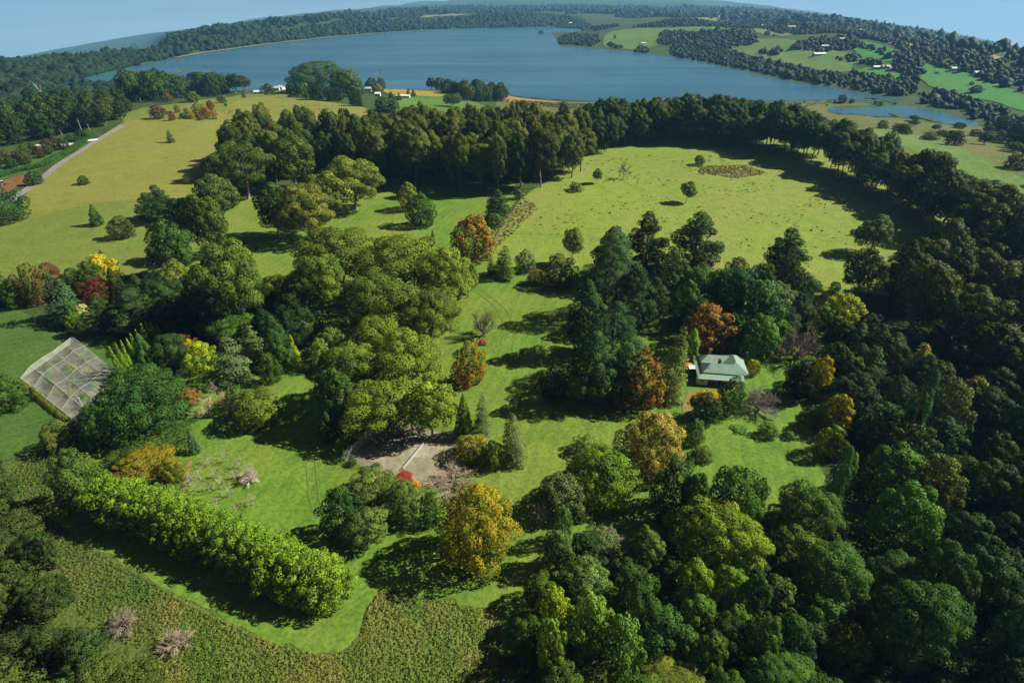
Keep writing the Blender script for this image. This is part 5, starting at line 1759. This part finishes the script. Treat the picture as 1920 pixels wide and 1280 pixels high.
for i in range(NU + 1):
    m = MB()
    for j in range(NV):
        m.bar(pt(i / NU, j / NV, hp[i, j] + .03), pt(i / NU, (j + 1) / NV, hp[i, j + 1] + .03), .035, n=4)
    m.build('net_cable', M['cable'], ng)
for j in range(NV + 1):
    m = MB()
    for i in range(NU):
        m.bar(pt(i / NU, j / NV, hp[i, j] + .05), pt((i + 1) / NU, j / NV, hp[i + 1, j] + .05), .035, n=4)
    m.build('net_cable', M['cable'], ng)
for (u0, v0, u1, v1, ia, ja, ib, jb) in [(i / NU, 0, (i + 1) / NU, 0, i, 0, i + 1, 0) for i in range(NU)] + [(i / NU, 1, (i + 1) / NU, 1, i, NV, i + 1, NV) for i in range(NU)] + \
        [(0, j / NV, 0, (j + 1) / NV, 0, j, 0, j + 1) for j in range(NV)] + [(1, j / NV, 1, (j + 1) / NV, NU, j, NU, j + 1) for j in range(NV)]:
    MB().poly([pt(u0, v0, .05), pt(u1, v1, .05), pt(u1, v1, hp[ib, jb]), pt(u0, v0, hp[ia, ja])]).build('side_net', M['net_wall'], ng)
# beds and plants inside
for k in range(60):
    u, v = rng.uniform(.08, .92, 2)
    p = cg[0] + loc(u, v)
    put_tree(float(p[0]), float(p[1]), float(rng.uniform(1.2, 3.4)), float(rng.uniform(.6, 1.8)), 'shrub', [BR, MG, OD, (.12, .11, .04), OL][int(rng.integers(5))], None,
             'low garden plant growing under the white bird netting', 'garden plants under the netting', 30, name='garden_plant', cat='plant')
put_tree(*map(float, cg[0] + loc(.83, .33)), 3.4, 2.6, 'shrub', BR, MG, 'largest leafy green shrub under the near corner of the netting', None, 40)
for k in range(26):
    p = cg[0] + (cg[1] - cg[0]) * (k + .5) / 26
    nrm = np.array([-(cg[1] - cg[0])[1], (cg[1] - cg[0])[0]]); nrm = nrm / np.linalg.norm(nrm)
    p = p - nrm * 1.0
    put_tree(float(p[0]), float(p[1]), 1.7, 2.6 if k in (8, 11) else 1.3, 'shrub', (.085, .10, .025), OD, 'olive hedge bush along the near side of the netted garden', 'hedge bushes along the netted garden', 30)
# pole with white wind vane
x, y, z = g1(171, 786)
po = thing('bird_scarer', 'leaning pole with white propeller on top beside the netting', 'pole', (x, y, z))
MB().bar((0, 0, 0), (-1.0, .3, 6.6), .06, .05).build('pole', M['white'], po)
MB().box(-1.25, -.75, .15, .45, 6.55, 6.9).build('hub', M['white'], po)
for k in range(3):
    a = k * 2.094 + .4
    MB().slab([(-1.0, .1, 6.75), (-1.0 + 1.0 * math.cos(a) - .12, .1, 6.75 + 1.0 * math.sin(a)), (-1.0 + 1.0 * math.cos(a) + .16, .1, 6.75 + 1.0 * math.sin(a) + .12)], .05).build('blade', M['white'], po)

# shed in the shade of the gums
x, y, z = g1(548, 612)
sh = thing('shed', 'dark roofed shed in the shade left of the central gums', 'shed', (x, y, z), R_(-12))
MB().box(-4, 4, -3, 3, 0, 2.7).build('wall', M['timber'], sh)
m = MB(); m.slab([(-4.4, -3.4, 2.65), (4.4, -3.4, 2.65), (4.4, 0, 4.3), (-4.4, 0, 4.3)], .1); m.slab([(-4.4, 0, 4.3), (4.4, 0, 4.3), (4.4, 3.4, 2.65), (-4.4, 3.4, 2.65)], .1)
m.build('roof', M['tin_grey'], sh)
MB().box(-1, 1, -3.06, -2.98, 0, 2.2).build('door', M['white'], sh)


# ------------------------------------------------------------------ far buildings
def cottage(px, py, w, d, h, rz, wall, roof, label, name='house', cat='house'):
    x, y, z = g1(px, py)
    root = thing(name, label, cat, (x, y, z), R_(rz))
    MB().box(-w / 2, w / 2, -d / 2, d / 2, -1, h).build('wall', M[wall], root)
    e = .5; t = h + d * .28
    m = MB()
    m.slab([(-w / 2 - e, -d / 2 - e, h - .05), (w / 2 + e, -d / 2 - e, h - .05), (w / 2 + e, 0, t), (-w / 2 - e, 0, t)], .15)
    m.slab([(-w / 2 - e, 0, t), (w / 2 + e, 0, t), (w / 2 + e, d / 2 + e, h - .05), (-w / 2 - e, d / 2 + e, h - .05)], .15)
    m.build('roof', M[roof], root)
    k = max(2, int(w / 4))
    for i in range(k):
        xx = -w / 2 + (i + .5) * w / k
        MB().box(xx - .6, xx + .6, -d / 2 - .06, -d / 2 + .02, 1, 2.2).build('window', M['glass'], root)


cottage(757, 184, 17, 6, 3, -4, 'white', 'white', 'long white shed on the green slope before the yellow field', 'shed', 'shed')
cottage(516, 170, 14, 9, 4, 10, 'white', 'tin_grey', 'white house among the crest trees left of the giant round tree')
cottage(528, 168, 9, 8, 4, -20, 'white', 'white', 'small white cottage right of the crest house')
cottage(487, 176, 15, 7, 3, 5, 'cream', 'white', 'cream low building on the hill paddock edge', 'shed', 'shed')
cottage(691, 171, 9, 8, 4, 8, 'white', 'tin_grey', 'white house half hidden left of the orange tree')
cottage(709, 181, 7, 6, 4, 0, 'white', 'cream', 'small white cottage behind the clipped hedge block')
cottage(1535, 105, 26, 10, 4, 6, 'white', 'white', 'long white farmhouse on the hill across the lake')
cottage(1546, 91, 18, 9, 5, 0, 'cream', 'tin_grey', 'grey roofed house above the long white farmhouse')
cottage(1527, 83, 12, 8, 5, 0, 'brick', 'tin_red', 'reddish house in the trees on the far hill')
cottage(1578, 76, 14, 8, 4, 0, 'white', 'tin_grey', 'small pale house high in the far hill trees')
cottage(1612, 60, 20, 10, 5, -8, 'white', 'white', 'white house on the far ridge above the pale field')
cottage(1644, 130, 16, 8, 4, 0, 'white', 'white', 'white house at the left of the three by the bright field')
cottage(1660, 129, 14, 8, 4, 0, 'white', 'tin_grey', 'grey roofed house in the middle of the three by the bright field')
cottage(1671, 133, 10, 8, 4, 0, 'cream', 'tin_red', 'small red roofed house at the right of the three by the bright field')
cottage(1662, 147, 12, 7, 3, 0, 'cream', 'tin_grey', 'low grey shed on the field below the three houses', 'shed', 'shed')
cottage(1789, 133, 14, 8, 4, 0, 'white', 'tin_grey', 'small house on the far right ridge, left of two')
cottage(1832, 141, 12, 8, 4, 0, 'white', 'white', 'small white house on the far right ridge, right of two')
cottage(1429, 51, 20, 10, 5, 0, 'white', 'white', 'white house on the far shore above the first fields')
cottage(1484, 54, 24, 10, 5, 0, 'cream', 'tin_grey', 'long pale house right of the white far shore house')
cottage(1352, 34, 30, 14, 6, 0, 'white', 'white', 'white house on the distant pale field')
cottage(1072, 46, 34, 14, 6, 4, 'white', 'cream', 'pale building in the trees at the end of the lake')
cottage(1206, 84, 14, 8, 4, 0, 'white', 'white', 'tiny white hut on the field by the far shore', 'hut', 'hut')
cottage(656, 19, 60, 24, 10, 0, 'white', 'white', 'white building on the wooded ridge across the lake')


# ------------------------------------------------------------------ pylons
def pylon(px, py, H, label, rz=0):
    x, y, z = g1(px, py)
    root = thing('power_pylon', label, 'pylon', (x, y, z), R_(rz), None)
    lw = MB()
    b = .11 * H; wst = .035 * H
    c4 = [(-1, -1), (1, -1), (1, 1), (-1, 1)]
    for sx, sy in c4:
        lw.bar((sx * b * .5, sy * b * .5, 0), (sx * wst, sy * wst, H * .52), .3, n=4)
    for k in range(4):
        f0 = k / 4; f1 = (k + 1) / 4
        for q in range(4):
            s0 = c4[q]; s1 = c4[(q + 1) % 4]
            r0 = b * .5 * (1 - f0) + wst * f0; r1 = b * .5 * (1 - f1) + wst * f1
            lw.bar((s0[0] * r0, s0[1] * r0, H * .52 * f0), (s1[0] * r1, s1[1] * r1, H * .52 * f1), .16, n=4)
    lw.build('tower_legs', M['steel'], root)
    up = MB()
    for s in (-1, 1):
        up.bar((s * wst, 0, H * .52), (s * H * .26, 0, H * .92), .3, n=4)
        up.bar((s * wst * .4, 0, H * .52), (s * H * .15, 0, H * .92), .22, n=4)
        up.bar((s * H * .26, 0, H * .92), (s * H * .26, 0, H), .22, n=4)
    up.build('fork', M['steel'], root)
    ca = MB()
    ca.bar((-H * .40, 0, H * .90), (H * .40, 0, H * .90), .28, n=4).bar((-H * .34, 0, H * .95), (H * .34, 0, H * .95), .22, n=4)
    ca.build('cross_arm', M['steel'], root)
    ins = MB()
    for s in (-.38, 0, .38):
        ins.bar((s * H, 0, H * .90), (s * H, 0, H * .80), .16, n=4)
    ins.build('insulators', M['cream'], root)['kind'] = 'stuff'


pylon(906, 182, 24, 'steel lattice pylon rising from the wood right of the yellow field')
pylon(712, 158, 24, 'steel lattice pylon behind the orange tree at the yellow field')
pylon(82, 190, 22, 'faint steel pylon in the woods at the upper left')


# ------------------------------------------------------------------ by the road, upper left
def tunnel(px, py, Ln, r, rz, label):
    x, y, z = g1(px, py)
    root = thing('poly_tunnel', label, 'greenhouse', (x, y, z), R_(rz))
    m = MB(); n = 8
    for i in range(n):
        a0 = math.pi * i / n; a1 = math.pi * (i + 1) / n
        m.poly([(0, r * math.cos(a0), r * math.sin(a0)), (Ln, r * math.cos(a0), r * math.sin(a0)), (Ln, r * math.cos(a1), r * math.sin(a1)), (0, r * math.cos(a1), r * math.sin(a1))])
    m.build('cover', M['tunnel'], root, smooth=True)
    for k in range(6):
        h = MB()
        for i in range(n):
            a0 = math.pi * i / n; a1 = math.pi * (i + 1) / n
            h.bar((Ln * k / 5, r * 1.01 * math.cos(a0), r * 1.01 * math.sin(a0)), (Ln * k / 5, r * 1.01 * math.cos(a1), r * 1.01 * math.sin(a1)), .06, n=4)
        h.build('hoop', M['white'], root)
    e = MB(); e.poly([(0, r * math.cos(math.pi * i / n), r * math.sin(math.pi * i / n)) for i in range(n + 1)]); e.build('end_sheet', M['white'], root)


M['tunnel'] = plain_mat('tunnel_film', (.5, .52, .5), .4, .4, .1)
tunnel(70, 277, 26, 2.2, 14, 'white hooped poly tunnel at the edge of the roadside wood')
tunnel(146, 267, 13, 1.2, 35, 'narrow cream poly tunnel beside the road hedge')
x, y, z = g1(155, 250)
pl = thing('light_pole', 'thin pale pole standing in front of the roadside wood', 'pole', (x, y, z))
MB().bar((0, 0, 0), (0, 0, 11), .14, .10).build('shaft', M['white'], pl)
MB().bar((-.9, 0, 10.6), (.9, 0, 10.6), .07).build('cross_bar', M['timber'], pl)
# tractor on the red plot
x, y, z = g1(10, 347)
tr = thing('tractor', 'red tractor with white cab on the red soil plot', 'tractor', (x, y, z), R_(25))
MB().box(-.4, 2.2, -.45, .45, .8, 1.5).build('bonnet', M['red'] if 'red' in M else M['tin_red'], tr)
MB().box(-1.5, -.4, -.75, .75, .9, 1.4).box(-1.5, -.45, -.75, .75, 2.6, 2.8).build('cab', M['white'], tr)
MB().box(-1.45, -.5, -.7, .7, 1.4, 2.6).build('cab_glass', M['glass'], tr)
for (wx, wy, wr) in ((-1.0, -.95, .85), (-1.0, .95, .85), (1.6, -.75, .5), (1.6, .75, .5)):
    w = MB().bar((wx, wy - .2, wr), (wx, wy + .2, wr), wr, n=14).build('wheel', M['dark'], tr)
    MB().bar((wx, wy - .22, wr), (wx, wy + .22, wr), wr * .5, n=10).build('rim', M['cream'], w)
MB().box(-3.2, -1.7, -1.3, 1.3, .35, .6).build('plough', M['tin_red'], tr)
# roadside hedge
hx = px_line([(-20, 338), (30, 322), (84, 312), (100, 300), (128, 288), (150, 272), (172, 256)], 40)
for p in hx:
    put_tree(float(p[0]), float(p[1]), 5.5, 2.6, 'clipped', (.03, .075, .022), MG, 'dark green clipped hedge bush along the country road', 'hedge bushes along the country road', 30, name='hedge_bush', cat='hedge')

# ------------------------------------------------------------------ fences
def fence_px(px, label, gap=5, h=1.25, r=.07):
    a = [np.array(g1(*p)[:2]) for p in px]
    for k, (p, q) in enumerate(zip(a[:-1], a[1:])):
        post_line('paddock_fence', label, 'fence', p, q, gap, h, r, M['timber'], None, (.5, .9, 1.2), group='wire fences of the right paddock')


fence_px([(905, 492), (940, 432), (984, 366)], 'timber post and wire fence along the left side of the right paddock')
fence_px([(960, 437), (1050, 444), (1130, 452)], 'timber post and wire fence along the left side of the right paddock')
fence_px([(1345, 516), (1410, 520), (1490, 527), (1560, 540), (1610, 548)], 'timber post and wire fence along the lower side of the right paddock')


# ------------------------------------------------------------------ grass tussocks and weeds: masses
def tussocks(name, px, n, hr, wr, mat, seed, nb=7, clump=0.0):
    r = np.random.default_rng(seed)
    a = np.array(px, float)
    poly = ground_at(a[:, 0], a[:, 1])
    lo = poly.min(0); hi = poly.max(0)
    P = r.uniform(lo, hi, (n * 3, 2))
    P = P[inside(poly, P[:, 0], P[:, 1])][:n]
    if clump:
        v = np.sin(P[:, 0] / clump + 1.3 * np.sin(P[:, 1] / clump * .8)) + np.sin(P[:, 1] / clump * 1.2 + 2 * np.sin(P[:, 0] / clump * .55)) + r.normal(0, .5, len(P))
        P = P[v > np.quantile(v, .45)]
    m = len(P)
    z = hgt(P[:, 0], P[:, 1])
    H = r.uniform(*hr, m); Wd = r.uniform(*wr, m)
    an = r.uniform(0, 6.283, (m, nb)); 
    base = np.stack([P[:, 0], P[:, 1], z], -1)[:, None]
    dx = np.cos(an); dy = np.sin(an)
    off = r.uniform(0, .35, (m, nb)) * Wd[:, None]
    tip = r.uniform(.5, 1.0, (m, nb)) * Wd[:, None]
    hh = H[:, None] * r.uniform(.6, 1.15, (m, nb))
    bw = Wd[:, None] * r.uniform(.18, .34, (m, nb))
    def q(rad, side, zz):
        return np.stack([dx * rad - dy * side, dy * rad + dx * side, zz], -1)
    v0 = q(off, -bw, np.zeros_like(hh)); v1 = q(off, bw, np.zeros_like(hh)); v2 = q((off + tip) / 2, bw * .8, hh); v3 = q(tip * 1.1, -bw * .5, hh * .8)
    V = (np.stack([v0, v3, v2, v1], 2) + base[:, :, None]).reshape(-1, 3)
    Fq = np.arange(len(V)).reshape(-1, 4)
    NN = np.stack([dx * .45, dy * .45, np.full_like(dx, .9)], -1).reshape(-1, 3)
    o = obj(name, mesh_np(name, V, Fq, [mat], True, normals=np.repeat(unit(NN), 4, 0), attrs={'tint': np.clip(np.repeat(r.uniform(.3, .7, m), nb) + r.normal(0, .08, m * nb), 0, 1), 'mixf': np.repeat(np.clip(.5 + .3 * np.sin(P[:, 0] / 5.0 + 2 * np.sin(P[:, 1] / 7.3)) + .28 * np.sin(P[:, 1] / 3.1 + 1.7 * np.sin(P[:, 0] / 4.1)) + .15 * np.sin(P[:, 0] / 1.3 + P[:, 1] / 1.7) + r.normal(0, .15, m), 0, 1), nb)}))
    o['kind'] = 'stuff'
    return o


o = tussocks('rough_grass', [(690, 1140), (715, 1105), (800, 1118), (890, 1140), (940, 1140), (930, 1300), (700, 1360), (300, 1360), (290, 1180), (325, 1116), (400, 1156), (480, 1194), (560, 1222), (620, 1232), (672, 1210)], 21000, (.14, .38), (.2, .55), M['leaf'], 2, 5)
o.color = (.072, .125, .018, 1); o['color2'] = [.150, .152, .032, 1.0]
o = tussocks('rough_grass', [(60, 850), (150, 830), (120, 900), (70, 950), (150, 1015), (240, 1068), (320, 1112), (300, 1180), (260, 1220), (150, 1150), (110, 1060), (60, 980), (20, 890)], 11000, (.14, .36), (.2, .5), M['leaf'], 3, 6)
o.color = (.05, .105, .018, 1); o['color2'] = [.115, .125, .030, 1.0]
o = tussocks('bracken', [(1000, 420), (1100, 300), (1300, 285), (1430, 300), (1580, 370), (1620, 420), (1560, 510), (1300, 500), (1050, 470)], 900, (.25, .6), (.5, 1.3), M['leaf'], 4, 6, 9.0)
o.color = (.07, .085, .02, 1); o['color2'] = [.10, .085, .03, 1.0]
o = tussocks('bracken', [(1310, 312), (1400, 310), (1440, 325), (1380, 335), (1310, 325)], 900, (.3, .6), (.6, 1.4), M['leaf'], 5, 6)
o.color = (.075, .085, .02, 1); o['color2'] = [.11, .085, .03, 1.0]
o = tussocks('bracken', [(420, 200), (600, 195), (640, 215), (500, 232), (420, 230)], 420, (.3, .6), (.6, 1.6), M['leaf'], 6, 6, 12.0)
o.color = (.085, .085, .02, 1); o['color2'] = [.11, .085, .03, 1.0]
o = tussocks('bracken', [(940, 400), (985, 372), (1010, 390), (960, 440), (925, 470), (915, 450)], 420, (.3, .7), (.6, 1.3), M['leaf'], 7, 6)
o.color = (.10, .10, .025, 1); o['color2'] = [.12, .09, .03, 1.0]
o = tussocks('reeds', [(940, 186), (1080, 196), (1280, 197), (1440, 193), (1540, 191), (1600, 190), (1560, 199), (1440, 201), (1280, 205), (1080, 204), (960, 196)], 2600, (.8, 1.8), (1.5, 4), M['leaf'], 8, 5, 40.0)
o.color = (.05, .05, .022, 1); o['color2'] = [.09, .075, .03, 1.0]

def litter(px, py, rad, n, c1, c2, seed):
    r = np.random.default_rng(seed)
    x, y, z = g1(px, py)
    a = r.uniform(0, 6.283, n); d = rad * np.abs(r.normal(0, .55, n))
    P = np.stack([x + d * np.cos(a), y + d * np.sin(a)], -1)
    P = np.concatenate([P, (hgt(P[:, 0], P[:, 1]) + .09)[:, None]], 1)
    N = np.array([0, 0, 1.0]) + r.normal(0, .12, (n, 3))
    V, Fq = cards(P, N, .22, r, .8)
    o = obj('fallen_leaves', mesh_np('fallen_leaves', V, Fq, [M['leaf']], False, {'tint': r.random(n), 'mixf': r.random(n)}))
    o.color = (*c1, 1); o['color2'] = [*c2, 1.0]; o['kind'] = 'stuff'


litter(890, 1050, 12, 1500, (.26, .17, .02), (.16, .09, .02), 1)
litter(1222, 890, 11, 1500, (.30, .18, .06), (.20, .11, .03), 2)
litter(889, 487, 15, 1200, (.24, .11, .03), (.15, .07, .02), 3)
litter(875, 720, 8, 500, (.22, .09, .02), (.14, .06, .02), 4)
litter(800, 880, 9, 500, (.14, .09, .03), (.09, .08, .03), 6)
litter(900, 640, 8, 500, (.34, .28, .14), (.22, .17, .07), 5)

# ------------------------------------------------------------------ the air
hz = MB().box(-15500, 15500, -700, 15500, -1400, 130).build('haze', M['white'])
hm, t, o_ = new_mat('haze_air')
pv = t.nodes.new('ShaderNodeVolumePrincipled')
pv.inputs['Color'].default_value = (.20, .50, .85, 1)
pv.inputs['Density'].default_value = 6.5e-5
pv.inputs['Anisotropy'].default_value = .1
t.links.new(pv.outputs[0], o_.inputs['Volume'])
hz.data.materials.clear(); hz.data.materials.append(hm)
hz['kind'] = 'stuff'
